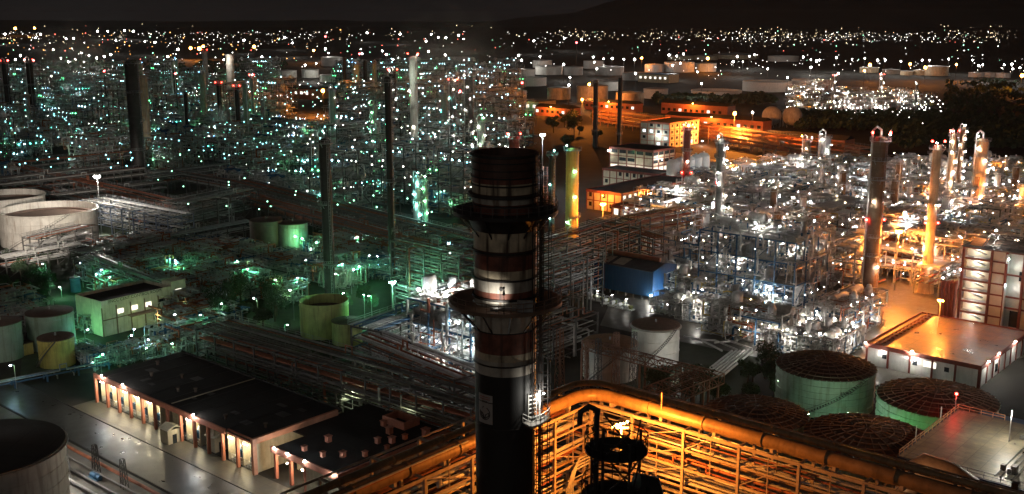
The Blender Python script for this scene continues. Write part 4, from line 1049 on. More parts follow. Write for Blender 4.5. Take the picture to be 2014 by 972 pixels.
# ================================================================== COLUMNS AND STACKS placed singly
WL = [L_W, L_W, L_C]; 
D_T = emit('dim_teal_lamp', (.10, .85, .62), 34); D_G = emit('dim_green_lamp', (.12, 1.0, .30), 26); D_B = emit('dim_blue_lamp', (.22, .55, 1.0), 34); D_W = emit('dim_white_lamp', (1, .96, .88), 30); D_C = emit('dim_cold_lamp', (.45, .85, 1.0), 36)
D_O = emit('dim_orange_lamp', (1, .42, .12), 26); TL = [D_T, D_C, D_T, D_W, D_W, D_G, D_B, D_C]; GL = [D_G, D_T, D_C]
def col_at(pxt, pyt, pxb, pyb, wpx, m, label, lamps=WL, nplat=5, nl=6, red=0, cone=0, seed=1, bend=True, name='distillation_column', cat='column', pm=GALV, lr=.22, light=None):
    b = G(pxb, pyb); top = At(pxt, pyt, b.y).z; t_ = ray(pxb, pyb); dep = b.y/ t_.y
    o = make_column(seed, top, wpx*dep/F/2, m, lamps, nplat, nl, red, cone, bend, lr, name, cat, pm)()
    o.location = b; o['label'] = label; o['category'] = cat
    if light: plight(o, (-3, -14, light[1]), light[0], light[2], .4)
    return o
SODC = (1, .28, .035)
col_at(1727,268, 1710,578, 27, BROWNC, 'tall weathered brown column with a white bend and red lights on top', [L_W], 7, 3, 2, 0, 3)
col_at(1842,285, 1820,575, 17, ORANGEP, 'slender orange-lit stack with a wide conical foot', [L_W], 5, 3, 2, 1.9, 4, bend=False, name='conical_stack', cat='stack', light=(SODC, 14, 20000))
col_at(1880,262, 1862,430, 12, ORANGEP, 'thin orange column crowned with red light behind the conical stack', [L_W], 5, 8, 1, 0, 5)
col_at(1897,250, 1880,420, 10, BROWNC, 'thin brown column bristling with white lamps on its platforms', [L_W], 7, 12, 0, 0, 6)
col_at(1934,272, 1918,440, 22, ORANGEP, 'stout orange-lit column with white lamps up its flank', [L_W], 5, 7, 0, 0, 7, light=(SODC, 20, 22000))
col_at(1349,250, 1347,420, 13, MAROON, 'dark red flue column with paired red beacons beside the office block', [L_W], 4, 3, 2, 0, 8)
col_at(1416,272, 1408,575, 15, GREYP, 'pale slender column crowned by lamp platforms behind the blue shed', [L_W], 9, 12, 0, 0, 9)
col_at(1585,275, 1583,350, 14, BROWNC, 'short brown column beside a domed vessel among white lamps', [L_W], 3, 4, 0, 0, 10)
col_at(1562,395, 1560,470, 11, BROWNC, 'squat brown column amid the bright decks', [L_W], 2, 2, 0, 0, 11)
col_at(1622,268, 1620,330, 20, CLAD, 'domed silver reactor with white lamps behind the bright units', [L_W], 3, 6, 0, 0, 12)
c=G(1412,560); o=thing('red_beacon','pair of red beacons halfway up the pale slender column','beacon',At(1412,360,c.y-1.8)); put('lamp', lamp_mesh(L_R,.7), o,(0,0,0)); ob('bracket', MB().beam((0,0,-.6),(0,2.5,-.6),.15), STEEL, o)
col_at(1126,290, 1124,470, 25, YELLOWT, 'square-looking yellow-lit column behind the banded chimney', [L_T,L_W], 2, 4, 0, 0, 13, bend=False, light=((1,.72,.15), 25, 2000))
col_at(1083,300, 1085,460, 13, BLACKC, 'dark slim column touching the yellow-lit one', [L_T], 2, 3, 0, 0, 14, bend=False)
col_at(1217,152, 1217,300, 8, BLACKC, 'thin black stack rising before the amber tanks', [L_W], 1, 0, 0, 0, 15, bend=False, name='stack', cat='stack')
col_at(1170,158, 1170,290, 9, BLACKC, 'thin dark brown stack beside the amber tank glow', [L_W], 3, 0, 0, 0, 16, bend=False, name='stack', cat='stack')
col_at(1010,268, 1011,420, 20, MAROON, 'dark maroon column peeping over the banded chimney', [L_T], 2, 2, 1, 0, 17, bend=False)
col_at(633,272, 650,598, 21, BLACKC, 'black stack with rough brown top standing behind the olive tank', [L_T], 3, 0, 0, 0, 18, bend=False, name='stack', cat='stack')
col_at(761,150, 772,550, 13, BLACKC, 'very tall pencil-thin black stack behind the green lamps', [L_T], 4, 0, 0, 0, 19, bend=False, name='stack', cat='stack')
col_at(268,118, 275,352, 26, BLACKC, 'broad dark brown stack towering over the teal-lit units', [L_T], 4, 0, 0, 0, 20, bend=False, name='stack', cat='stack')
col_at(290,148, 292,300, 15, ORANGEP, 'pale ochre column close beside the broad brown stack', [L_T], 2, 1, 0, 0, 21)
col_at(455,106, 457,210, 15, WHITEW, 'off-white stout stack far behind the teal-lit units', [L_W], 2, 1, 0, 0, 22, bend=False, name='stack', cat='stack', light=(CW, 50, 14000))
col_at(407,100, 408,200, 9, GREYP, 'thin grey stack beneath the red glow', [L_W], 3, 1, 1, 0, 23, bend=False, name='stack', cat='stack')
col_at(813,110, 817,360, 15, WHITEW, 'tall pale banded stack among the dense green lamps', [L_W], 5, 4, 1, 0, 24, bend=False, name='stack', cat='stack', light=((.85,1,.85), 60, 7000))
col_at(889,160, 893,350, 13, BLACKC, 'dark column wrapped in bright lamps beside the chimney top', [L_W,L_T], 7, 10, 1, 0, 25)
col_at(920,150, 924,340, 16, BLACKC, 'sooty thick column with smoke drifting off it', [L_W], 6, 8, 0, 0, 26)
col_at(470,172, 472,290, 9, BLACKC, 'thin black column with red lamp at mid height', [L_T], 2, 1, 1, 0, 27)
col_at(430,165, 436,270, 9, BLACKC, 'narrow dark column topped by a red lamp', [L_T], 2, 1, 1, 0, 28)
col_at(366,180, 371,280, 8, BLACKC, 'narrow black column standing by a pale steam plume', [L_T], 2, 1, 0, 0, 29)
col_at(14,122, 20,240, 11, BLACKC, 'black column with red beacons at the far corner of the units', [L_W], 3, 1, 1, 0, 30)
col_at(60,120, 68,240, 13, BLACKC, 'dark twin-like column wider than its beaconed neighbour', [L_W], 3, 2, 1, 0, 31)
col_at(714,118, 720,200, 8, BLACKC, 'thin black stack before the grey tank farm', [L_W], 1, 0, 0, 0, 32, bend=False, name='stack', cat='stack')
col_at(676,112, 680,200, 7, DARKT, 'thin brown stack before the grey tank farm', [L_W], 1, 0, 0, 0, 33, bend=False, name='stack', cat='stack')
col_at(772,140, 776,300, 14, BLACKC, 'dark lamp-studded column beside the pencil-thin stack', [L_W], 6, 8, 1, 0, 34)
col_at(735,205, 738,340, 12, GREENT, 'pale green column among clustered green lamps', [L_G], 5, 7, 0, 0, 35)
col_at(945,235, 948,360, 14, GREENT, 'green-lit column just beside the chimney top', [L_G,L_W], 5, 7, 0, 0, 36)
col_at(820,345, 822,470, 11, WHITEP, 'white green-washed slim column below the pale banded stack', [L_T], 5, 6, 0, 0, 37, light=(CT,20,900))
col_at(836,352, 838,468, 9, GREENT, 'thin green-washed twin column below the pale banded stack', [L_G], 4, 5, 0, 0, 38)
col_at(497,150, 500,250, 6, GREYP, 'thin grey vent column in the middle of teal lamps', [L_T], 2, 2, 1, 0, 39)
col_at(1636,150, 1637,215, 5, GREYP, 'far thin flare column among distant white lamps', [L_W], 4, 5, 1, 0, 40)
col_at(1730,148, 1731,200, 6, GREYP, 'far grey column with a red lamp in the white-lit cluster', [L_W], 4, 6, 1, 0, 41)
col_at(1800,165, 1800,215, 4, GREYP, 'far pale column rising from the lamp-lit cluster', [L_W], 3, 3, 0, 0, 42)

# ================================================================== PROCESS UNITS (dense, lit)
KEEP = []                                          # px boxes kept free of units
def free(p, rad=10):
    px, py = toPx(p)
    for x0, y0, x1, y1 in KEEP:
        if x0 < px < x1 and y0 < py < y1: return False
    return True
RM_ = [('r%d' % i, make_module(100+i, *a)) for i, a in enumerate((
    (28, 20, 3, 5, PW, 'dark', 20, 80, 14), (24, 22, 2, 6, PW, 'dark', 18, 75, 13), (30, 16, 2, 5, PW, 'dark', 16, 80, 14), (21, 21, 3, 5, PW, 'grey', 18, 75, 13), (26, 18, 2, 5, PW, 'dark', 16, 75, 13), (20, 15, 1, 6, PW, 'dark', 12, 60, 10)))]
def unit(key, mk, loc, rz, label, powers=(), scale=1):
    o = place(key, mk, loc, rz, label, scale)
    for (x, y, z, c, p) in powers: plight(o, (x, y, z), c, p, .4)
    return o
# two prominent steel structures
unit('blue_unit', make_module(7, 32, 22, 4, 6.4, [P_W, P_C], 'blue', 34, 240, lr=.12, vess=20), G(1520, 640)+WY*11-UX*10, GR, 'largest blue steel frame with four lit decks behind the ribbed green tanks', [(4,-2,9,CC,5000),(-8,0,15,CW,5000),(8,2,21,CW,5000),(-8,-14,3,CW,3000),(8,-14,8,CW,4500),(0,-3,28,CW,4500),(-10,-5,4,CW,4000),(10,-6,4,CW,4000)])
unit('white_unit', make_module(17, 22, 17, 3, 6.2, [L_W, L_C], 'blue', 34, 140, lr=.16, vess=14), G(878, 735)+WY*6, GR, 'brilliantly lit deck structure close beside the banded chimney', [(0,-10,5,CW,5200),(4,0,9,CW,4600),(-5,0,4,CW,2600),(0,0,15,CW,2200),(0,-3,22,CW,6000),(-8,-4,11,CC,2500)])
rnd = random.Random(5)
DESC = {0: 'grey steel structure crammed with pipes', 1: 'three-level steel structure with silver vessels', 2: 'low dark steel structure dense with pipework', 3: 'square three-level steel structure with lit decks', 4: 'two-level steel structure under white lamps', 5: 'low single-deck frame full of small equipment'}
KEEP += [(1640,560,1900,700), (1180,470,1345,640), (1700,560,2014,760), (1450,560,1640,700)]
cells = []
for i in range(-14, 22):
    for j in range(0, 26):
        p = Vector((60, 300, 0))+UX*(i*31)+WY*(j*26); px, py = toPx(p)
        p = p+UX*rnd.uniform(-3,3)+WY*rnd.uniform(-2,2)
        xmin = 1310 if py > 420 else 1400 if py > 335 else 1540
        if xmin < px < 2060 and 345 < py < 665 and free(p) and not (py > 620 and px < 1420): cells.append((p, px, py))
cells.sort(key=lambda c: c[0].y)
for p, px, py in cells:
    k = rnd.choice([0,1,2,3,4,5] if py > 400 else [1,2,3,4,5,2]); org = rnd.random() < (.8 if px > 1680 else .25 if px > 1560 else .05)
    c_ = SODC if org and py > 380 else rnd.choice([CW, CW, CC])
    unit('r%d' % k, RM_[k][1], p, GR+rnd.choice([0, PI]), DESC[k]+' '+near(p), [(rnd.uniform(-8,8), rnd.choice([-11,-9,-2,4]), rnd.choice([4,8,13,18]), c_, rnd.uniform(2000,4600)*(1.5 if c_ is SODC else 1))])
print('right units', len(cells))
for i in range(110):
    p = Vector((rnd.uniform(60, 330), rnd.uniform(300, 620), 0)); px, py = toPx(p)
    xmin = 1330 if py > 420 else 1560
    if not (xmin < px < 2010 and 350 < py < 600 and free(p)): continue
    kk = rnd.randrange(5)
    place('rc%d' % kk, make_column(300+kk, 10+kk*3, .7+.2*kk, [CLAD, GREYP, CLAD, WHITEP, BROWNC][kk], PW, 4, 5, bend=kk % 2 == 0, lr=.15), p, rnd.uniform(0, 6), ['slim silver column', 'slim grey column', 'silver fractionating column', 'white painted column', 'weathered brown column'][kk]+' with lamps among the bright units '+near(p))
# sodium floodlights in the bright units; short one added to light amber roof
for px, py, hz, pw, r_ in ((1768, 456, 20, 80000, .55), (1850, 592, 13, 9000, .22), (1186, 402, 15, 42000, .5)):
    g0 = G(px, py, hz); lamp_post((g0.x, g0.y, 0), hz, L_S, pw, SODC, r_, 'sodium floodlight blazing before the brown gridded workshops' if px < 1500 else 'sodium floodlight on a tall pole before the orange conical stack' if px < 1800 else 'short added sodium lamp lighting the wet amber roof', style='mast', group=None, name='floodlight_pole', cat='floodlight')

def make_bank(seed, L, Wd, h, lampset, fm=GREYP):
    def mk():
        rnd = random.Random(seed); t = thing('air_cooler_bank', '', 'air cooler', group='air cooler banks'); f = MB(); n = int(L/6)
        for i in range(n+1):
            x = -L/2+L*i/n
            for y in (-Wd/2, Wd/2): f.box(x-.2, y-.2, 0, x+.2, y+.2, h)
            for z in (h*.45, h*.7, h): f.beam((x,-Wd/2,z),(x,Wd/2,z),.25,.35)
        for y in (-Wd/2, Wd/2):
            for z in (h*.45, h*.7, h): f.beam((-L/2,y,z),(L/2,y,z),.25,.35)
        ob('frame', f, fm, t)
        for i in range(n):
            x = -L/2+L*(i+.5)/n; b = MB(); b.box(x-2.8,-Wd/2+.3,h+.3,x+2.8,Wd/2-.3,h+1.0)
            for q in (-.25, .25): b.lathe([(1.5, h-.5), (1.7, h+.3)], 12, x, Wd*q)
            ob('cooler_bay', b, CLAD, t)
        for z in (h*.45, h*.7):
            for q in range(5): y = -Wd/2+Wd*(q+.5)/5; ob('pipe', MB().path([(-L/2-2,y,z+.5),(L/2+2,y,z+.5)], rnd.choice([.15,.25,.35]), 7), rnd.choice([CLAD, PIPEG, PIPER]), t, smooth=True)
        hr = MB(); rail(hr, [(-L/2,-Wd/2-.6,h+.2),(L/2,-Wd/2-.6,h+.2)]); hr.box(-L/2,-Wd/2-.7,h+.1,L/2,-Wd/2-.05,h+.2); ob('walkway', hr, GALV, t)
        x = -L/2+2
        while x < L/2:
            put('lamp', lamp_mesh(rnd.choice(lampset), .2), t, (x, -Wd/2-.5, h*.45+2.2))
            if rnd.random() < .5: put('lamp', lamp_mesh(rnd.choice(lampset), .15), t, (x+2, -Wd/2-.5, h+2.0))
            x += rnd.uniform(4, 7)
        return t
    return mk
BK = [make_bank(600, 42, 10, 11, PW), make_bank(601, 30, 9, 14, PW), make_bank(602, 54, 8, 9, PW)]
rnd = random.Random(19)
for i in range(60):
    px, py = rnd.uniform(1330, 2010), rnd.uniform(352, 600)
    if py < 420 and px < 1500 or any(x0<px<x1 and y0<py<y1 for x0,y0,x1,y1 in KEEP) or i > 48: continue
    p = G(px, py); k = rnd.randrange(3); place('bk%d' % k, BK[k], p, GR+rnd.choice([0,0,PI/2]), ['air cooler bank on grey legs','tall short air cooler bank','long low air cooler bank'][k]+' among the bright units '+near(p))
for i, (px, py) in enumerate(((1340,612),(1395,630),(1445,652),(1500,672),(1570,690),(1630,690),(1345,560),(1390,585),(1650,655),(1600,660),(1560,665),(1420,600),(1370,600),(1680,640))):
    p = G(px, py); k = (5, 5, 4, 2, 5)[i % 5]; unit('s%d' % k, make_module(700+k, 14, 9, 2 if k != 5 else 1, 3.8, PW, 'grey' if k != 2 else 'blue', 8, 90, lr=.14, vess=8, nm='pump_station', gp='small pump stations'), p, GR+rnd.choice([0, PI/2]), ['','','small blue pump frame','','small two-deck pipe frame','small low pump frame'][k]+' edging the bright units '+near(p), [(0,-7,4,CW,900)])

for i, (px, py, a_, b_, h_, lab) in enumerate(((1120,232,40,16,8,'long low orange-lit shed beyond the thin black stacks'),(1500,262,90,14,9,'very long orange-lit shed lining the far pipe wall'),(1660,300,60,16,8,'dim long shed at the end of the far orange racks'),(1430,232,70,14,10,'rust-coloured long hall beneath the far tanks'),(1250,222,60,12,8,'glowing flat hall under the amber tanks'))):
    c = G(px, py); t = thing('long_shed', lab, 'shed', c, GR); ob('wall', MB().box(-a_, 0, 0, 0, b_, h_), TERRA, t)
    for k in range(int(a_/6)): ob('window', MB().box(-a_+1+k*6, -.06, 3, -a_+4+k*6, -.01, 5.5), WINL if k % 5 == i % 5 else GLASSD, t)
    ob('roof', MB().add([(-a_-.4,-.4,h_+.02),(.4,-.4,h_+.02),(.4,b_+.4,h_+.02),(-a_-.4,b_+.4,h_+.02),(-a_-.4,b_/2,h_+2.5),(.4,b_/2,h_+2.5)], [(0,1,5,4),(4,5,2,3),(0,4,3),(1,2,5),(0,3,2,1)]), CONCD, t)
    put('lamp', lamp_mesh(L_S, .4), t, (-a_*.5, -2, h_+1)); plight(t, (-a_*.5, -7, h_+2), SODC, 22000, .4)

# ------------------------------------------------------------------ left refinery
LMs = [('l%d' % i, make_module(200+i, *a)) for i, a in enumerate((
    (30, 20, 3, 5.5, TL, 'grey', 12, 80), (26, 22, 2, 6, TL+[D_O], 'dark', 12, 90), (34, 16, 2, 5.5, [D_C, D_W, D_B], 'grey', 13, 90), (24, 24, 5, 6, GL+[D_W], 'dark', 20, 60), (30, 18, 1, 6, [D_T, D_W, D_C], 'grey', 10, 90)))]
LDESC = ['tall dark steel structure dotted with teal lamps', 'dark three-level structure with greenish lamps', 'long dark structure strung with cold blue lamps', 'five-level dark frame with green and white lamps', 'low dark frame with a line of teal lamps']
KEEP += [(0,330,480,480), (560,130,680,260)]
cells = []
for i in range(-40, 16):
    for j in range(-12, 30):
        p = Vector((-120, 620, 0))+UX*(i*40)+WY*(j*36); px, py = toPx(p); p = p+UX*rnd.uniform(-5,5)+WY*rnd.uniform(-4,4)
        if -30 < px < 1010 and 158 < py < (395 if px < 520 else 430) and free(p): cells.append((p, px, py))
rnd.shuffle(cells); n_=0
for p, px, py in cells:
    if py > 250 and rnd.random() < .2: continue
    if px < 560 and py < 200 and rnd.random() < .35: continue
    k = rnd.randrange(5); n_ += 1
    dens = math.sin(p.x*.021+1.3)*math.sin(p.y*.013+.4)
    if dens < -.55 and 190 < py < 240: continue
    c_ = (CC if rnd.random() < .55 else CT) if px < 450 else rnd.choice([CG, CT, (.12,1,.35), CW])
    if px > 680: k = rnd.choice([3,3,1,0])
    elif k == 3 and rnd.random() < .6: k = 0
    unit('l%d' % k, LMs[k][1], p, GR+rnd.choice([0, PI]), LDESC[k]+' '+near(p), [(rnd.uniform(-8,8), -12, rnd.uniform(4,12), c_, rnd.uniform(400,1500)*(1.3 if px > 650 else 1))])
print('left units', n_)
for i in range(46):
    p = Vector((rnd.uniform(-420, -15), rnd.uniform(480, 1150), 0)); px, py = toPx(p)
    if not (0 < px < 1000 and 175 < py < 400 and free(p)): continue
    kk = rnd.randrange(4)
    place('lc%d' % kk, make_column(400+kk, 24+kk*7, 1.1+.3*kk, [DARKT, GREYP, BLACKC, GREENT][kk], TL, 4, 7), p, rnd.uniform(0, 6), ['dark brown column', 'slim grey column', 'black column', 'pale green column'][kk]+' with teal lamps '+near(p))

# ================================================================== PIPE RACKS
def rk(a, b, w_, z, lev, n, seed, label, **k):
    return rack(G(a[0], a[1], z), G(b[0], b[1], z), w_, z, lev, 2.8, n, seed, label, **k)
rk((-30,312),(352,400), 7, 8, 2, 6, 21, 'pipe rack with rust red top pipe running down past the floating-roof tanks', pmats=[PIPER,DIMP,PIPER])
rk((-30,345),(300,425), 9, 6, 2, 8, 22, 'low dark pipe rack behind the floating-roof tanks', pmats=[PIPER,GREYP])
rk((180,392),(355,425), 12, 12, 4, 6, 23, 'bluish multi-level rack under the white high mast light', fm=mat('blue_lit_steel',(.16,.20,.28),.55), pmats=[GREYP,PIPEG])  # bluish cast of the mast light put into the frame colour
rk((345,400),(480,372), 14, 13, 4, 6, 24, 'dark square rack block beyond the high mast light')
rk((470,356),(1000,490), 12, 10, 3, 9, 25, 'very long dark rack crossing behind the green lamps', pmats=[PIPER,DIMP,DIMP])
rk((500,390),(960,520), 10, 8, 2, 8, 26, 'second long dark rack parallel to the one behind the black chimneys', pmats=[PIPER,DIMP,DIMP])
rk((150,498),(495,436), 9, 7, 2, 8, 27, 'dim grey pipe rack before the floating-roof tank', pmats=[PIPEG,GREYP,CLAD])
rk((0,508),(160,480), 8, 7, 2, 6, 28, 'dim pipe rack end beside the big floating-roof tank')
rk((60,470),(165,445), 8, 9, 3, 5, 29, 'stubby railed rack touching the floating-roof tank')
rk((165,505),(350,580), 7, 7, 2, 7, 30, 'green-washed rack running past the control room', pmats=[GREENT,PIPEG])
rk((420,640),(960,792), 11, 11, 3, 9, 31, 'long dim rack with elbowed pipes behind the bay building', pmats=[DIMP,DIMP,PIPER,GREYP])
rk((430,680),(950,850), 7, 7, 2, 8, 32, 'lower dim rack just behind the bay building roof', pmats=[DIMP,DIMP,PIPER])
rk((720,648),(895,585), 10, 13, 4, 9, 33, 'bright-lit rack bundle climbing behind the brilliant deck structure', pmats=[CLAD,PIPEG,BLUE])
rk((722,660),(925,740), 9, 12, 3, 8, 34, 'rack with bronze corner pipe beside the olive tanks', pmats=[CLAD,PIPEG,PIPER])
rk((790,470),(925,500), 9, 22, 7, 3, 35, 'tall dark ladder-like steel frame before the chimney', walk=False)
rk((800,560),(930,600), 9, 9, 3, 5, 36, 'dark rack in front of the tall ladder-like frame')
rk((1062,485),(1235,432), 10, 20, 6, 4, 37, 'tall dark rack block catching orange light behind the chimney', pmats=[PIPER,PIPEG])
rk((1062,520),(1160,490), 10, 18, 5, 4, 38, 'dark framed rack close behind the chimney flank')
rk((1235,430),(1420,398), 8, 16, 3, 5, 39, 'orange-glinting rack bridge beside the brown workshops', pmats=[PIPER,DUCT])
rk((1170,432),(1300,470), 7, 14, 3, 5, 40, 'low-slung orange-edged pipe bridge over the blue shed', pmats=[PIPER,DUCT])
rk((1062,640),(1150,610), 9, 10, 4, 4, 41, 'dark lattice rack close behind the chimney platform')
rk((1178,216),(1705,292), 12, 12, 4, 7, 42, 'long orange-lit rack wall beyond the office blocks', fm=mat('rust_rack',(.3,.14,.08),.6), pmats=[PIPER,DUCT], bay=12)
rk((1420,268),(1740,318), 10, 7, 2, 6, 43, 'orange-lit low rack with fat pipes in front of the long one', pmats=[DUCT,DUCT,PIPER], prange=(.3,.7), bay=12)
rk((1060,380),(1062,330), 10, 14, 4, 5, 45, 'rack glowing orange beside the yellow-lit column', pmats=[DUCT,PIPER])
rr_ = random.Random(8)
for i in range(16):
    px, py = rr_.uniform(20, 900), rr_.uniform(235, 405)
    p = G(px, py); d_ = UX if i % 2 else WY; L_ = rr_.uniform(50, 110); a_ = p-d_*L_/2; b_ = p+d_*L_/2
    rack(a_, b_, 8, rr_.choice([7, 9]), 2, 3, 6, 60+i, 'dark pipe rack threading the teal-lit units '+near(p), pmats=[PIPEG, DIMP, PIPER, GREYP], bay=10, fm=STEEL)
# fat green pipe under the racks
p0 = G(655,768,3); p1 = G(830,815,3); d = thing('green_drum', 'long bright green horizontal drum under the dim pipe racks', 'drum', (0,0,0)); ob('shell', MB().tube(p0, p1, .75, 16), mat('bright_green_paint', (.25,.45,.12), .45), d, smooth=True)
ob('saddle', MB().box((p0.x+p1.x)/2-.4,(p0.y+p1.y)/2-.7,0,(p0.x+p1.x)/2+.4,(p0.y+p1.y)/2+.7,2.3), CONC, d)
for px, py, pw in ((700,760,900),(800,800,900)):
    g0 = G(px, py-6, 6); lamp_post((g0.x, g0.y-6, 0), 6, L_W, pw, (.85,1,.6), .06, 'small hidden lamp between the dim racks '+('at the drum end' if px < 750 else 'at the drum middle'), style='plain', group='lamps between racks')

# ================================================================== OFFICE BLOCKS AND WORKSHOPS
def grid_block(name, label, C, a, b, H, floors, bx, by, wall, frame, lit=.5, litm=WINL, seed=0, roof=CONCD, lamps=(), cat='building', group=None, wfrac=.55, rowlit=None):
    rnd = random.Random(seed); t = thing(name, label, cat, (C.x, C.y, 0), GR, group=group)
    ob('wall', MB().box(-a, 0, 0, 0, b, H-.31), wall, t); ob('roof', MB().box(-a-.2, -.25, H-.3, .2, b+.2, H), roof, t)
    fr = MB(); fh = H/floors
    fr.box(-a-.4, -.45, H-.8, .4, -.26, H+.5); fr.box(.21, -.25, H-.8, .4, b+.2, H+.5); fr.box(-a-.4, b+.21, H-.8, .4, b+.4, H+.5); fr.box(-a-.4, -.25, H-.8, -a-.21, b+.2, H+.5)
    for i in range(bx+1): x = -a+a*i/bx; fr.box(x-.2, -.3, 0, x+.2, -.01, H-.81)
    for i in range(by+1): y = b*i/by; fr.box(.01, y-.2, 0, .28, y+.2, H-.81)
    for k in range(1, floors): fr.box(-a, -.22, k*fh-.2, 0, -.01, k*fh+.2); fr.box(.01, 0, k*fh-.2, .2, b, k*fh+.2)
    ob('frame', fr, frame, t)
    for k in range(floors):
        for i in range(bx):
            x = -a+a*i/bx; w_ = a/bx; L_ = (rowlit[k] if rowlit else lit)
            if rnd.random() > .85 and not rowlit: continue
            m = litm if rnd.random() < L_ else GLASSD
            if m is GLASSD and rnd.random() < .35: continue
            f = MB(); f.box(x+w_*(.5-wfrac/2), -.06, k*fh+fh*.35, x+w_*(.5+wfrac/2), -.02, k*fh+fh*.8); wn = ob('window', f, m, t)
        for i in range(by):
            y = b*i/by; w_ = b/by; m = litm if rnd.random() < (rowlit[k] if rowlit else lit)*.6 else GLASSD
            f = MB(); f.box(.02, y+w_*(.5-wfrac/2), k*fh+fh*.35, .06, y+w_*(.5+wfrac/2), k*fh+fh*.8); ob('window', f, m, t)
    for (x, y, z, m, c_, pw, r_) in lamps:
        put('lamp', lamp_mesh(m, r_), t, (x, y, z)); plight(t, (x+(.6 if x >= 0 else 0), y-.8, z), c_, pw, .3)
    return t
CREAM2 = mat('pale_cream_render', (.58,.52,.38), .75, 0, .2, .4, .3, (.2,.15,.08))
grid_block('office_block', 'cream office block with maroon grid and two rows of lit windows', G(1283,358), 29, 22, 17, 4, 5, 4, CREAM2, MAROON, seed=1, wfrac=.8, rowlit=(.9,1,0,0), lamps=((-29.5,-1,15,L_W,CW,500,.3),(2,6,12,L_W,CW,1800,.2),(-12,-3,4,L_W,CW,2600,.25)))
grid_block('office_block', 'orange-washed block with red pillars beyond the gridded cream block', G(1316,292), 24, 38, 17, 4, 4, 6, CREAM2, TERRA, seed=2, wfrac=.4, lit=.35, litm=WINC, lamps=((-8,-3,9,L_W,CC,2200,.2),(10,16,14,L_S,SODC,14000,.25),(8,30,3,L_W,CW,900,.3)))
grid_block('workshop', 'long brown workshop roof lit orange in front of the cream office block', G(1222,420), 20, 62, 9, 2, 5, 14, CREAM2, MAROON, seed=3, lit=.5, wfrac=.4, lamps=((2.5,20,7,L_S,SODC,13000,.2),(-8,-4,8,L_S,SODC,9000,.2),(2.5,45,6,L_W,CW,1500,.15)))  # sodium lamp off the front face is added to turn it orange
grid_block('workshop', 'lower annexe with dark roof stepping down beside the long brown workshop', G(1230,432)+UX*3-WY*2, 9, 52, 6, 1, 2, 12, CREAM2, MAROON, seed=4, lit=.6, wfrac=.5)
grid_block('workshop', 'raised brown hall roof between the workshop and the office block', G(1296,378), 36, 14, 9, 2, 8, 3, CREAM2, MAROON, seed=5, lit=.2, wfrac=.4)
for i in range(5):
    c = G(1322+i*15, 378-i*4); t = thing('silo', 'tall pale silo in the row beside the cream office block', 'silo', c, 0, group='silo row'); r_=3.4
    ob('shell', MB().lathe([(r_,0),(r_,15.5),(r_*.6,17),(.01,17.2)], 20), WHITEP, t, smooth=True); ob('cap', MB().tube((0,0,17),(0,0,18), .5, 8), GALV, t)
    if i % 2 == 0: plight(t, (-3,-6,5), CW, 2200, .3); put('lamp', lamp_mesh(L_W,.22), t, (-2.5,-4,7))
for i in range(4):
    c = G(1450+i*14, 392-i*4); t = thing('storage_silo', 'green-washed squat silo beyond the pale slender column', 'silo', c, 0, group='green silos'); ob('shell', MB().lathe([(3,0),(3,8),(.01,9.5)], 18), GREENT, t, smooth=True)
    if i == 0: plight(t, (-2,-5,4), CG, 2500, .3)
for i,(px,py,a,b) in enumerate(((1350,425,16,40),(1400,405,14,34))):
    c = G(px, py); t = thing('gabled_shed', ('dark gabled shed roof between workshops and silos','second dark gabled shed nearer the pale slender column')[i], 'shed', c, GR); ob('wall', MB().box(-a,0,0,0,b,6), CREAM, t)
    ob('roof', MB().add([(-a-.5,-.5,6.02),(.5,-.5,6.02),(.5,b+.5,6.02),(-a-.5,b+.5,6.02),(-a/2,-.5,9.5),(-a/2,b+.5,9.5)], [(0,1,4),(1,2,5,4),(2,3,5),(3,0,4,5),(0,3,2,1)]), SHEDR, t)

# ================================================================== GREEN-LIT QUARTER
def control_room():
    C = G(204, 692); a, b, H = 15.5, 24, 11.0; C0 = G(204, 663)
    t = thing('control_room_building', 'cream control room building washed green, lettered along its parapet', 'building', (C0.x, C0.y, 0), GR+R(3)); a, b, H = 13.5, 23, 9.5
    ob('wall', MB().box(-a,0,0,0,b,H), CREAM2, t); ob('roof', MB().box(-a+.4,.4,H,-.4,b-.4,H+.06), CONCD, t)
    pp = MB(); pp.box(-a,0,H+.001,0,.35,H+.9); pp.box(-.35,.36,H+.001,0,b,H+.9); pp.box(-a,.36,H+.001,-a+.35,b,H+.9); pp.box(-a+.36,b-.35,H+.001,-.36,b,H+.9); ob('parapet', pp, CREAM2, t)
    st = MB(); st.box(-4.5,b+.01,0,.4,b+5,H+2.2); ob('stair_block', st, CREAM2, t)
    for k in range(4): ob('slit_window', MB().box(.41,b+1.2,2+k*2.2,.46,b+3.4,2.6+k*2.2), WINL if k in (1,3) else GREENY, t)
    fr = MB()
    for i in range(6): fr.box(.01, i*b/5-.15, 0, .2, i*b/5+.15, H-1)
    fr.box(.01, 0, 4.6, .16, b, 4.9); fr.box(.21,8,4.5,2.4,b-3,4.7); ob('frame', fr, BROWNC, t)
    for i in range(4): ob('window', MB().box(.02, 4.9+i*4.6, 5.8, .08, 6.9+i*4.6, 7.2), (WINL if i in (0,1,2) else GLASSD), t)
    for i in range(2): ob('window', MB().box(.02, 16.5+i*3.4, 1.4, .08, 18.4+i*3.4, 3.0), GLASSD, t)
    text('FNCC CENT CONTROL ROOM', t, (.05, b*.48, H+.35), PI/2, 1.25, BLACKC)
    dn = MB(); dn.tube((-8,-1,0),(-8,-1,5), .5, 8); ob('vent_cowl', dn, STEEL, t)
    plight(t, (-3,-6,2.5), CG, 1500, .3); plight(t, (7, 12, 4.5), (.75,1,.45), 650, .3); plight(t, (6, 22, 6), (.5,1,.5), 500, .3)
control_room()
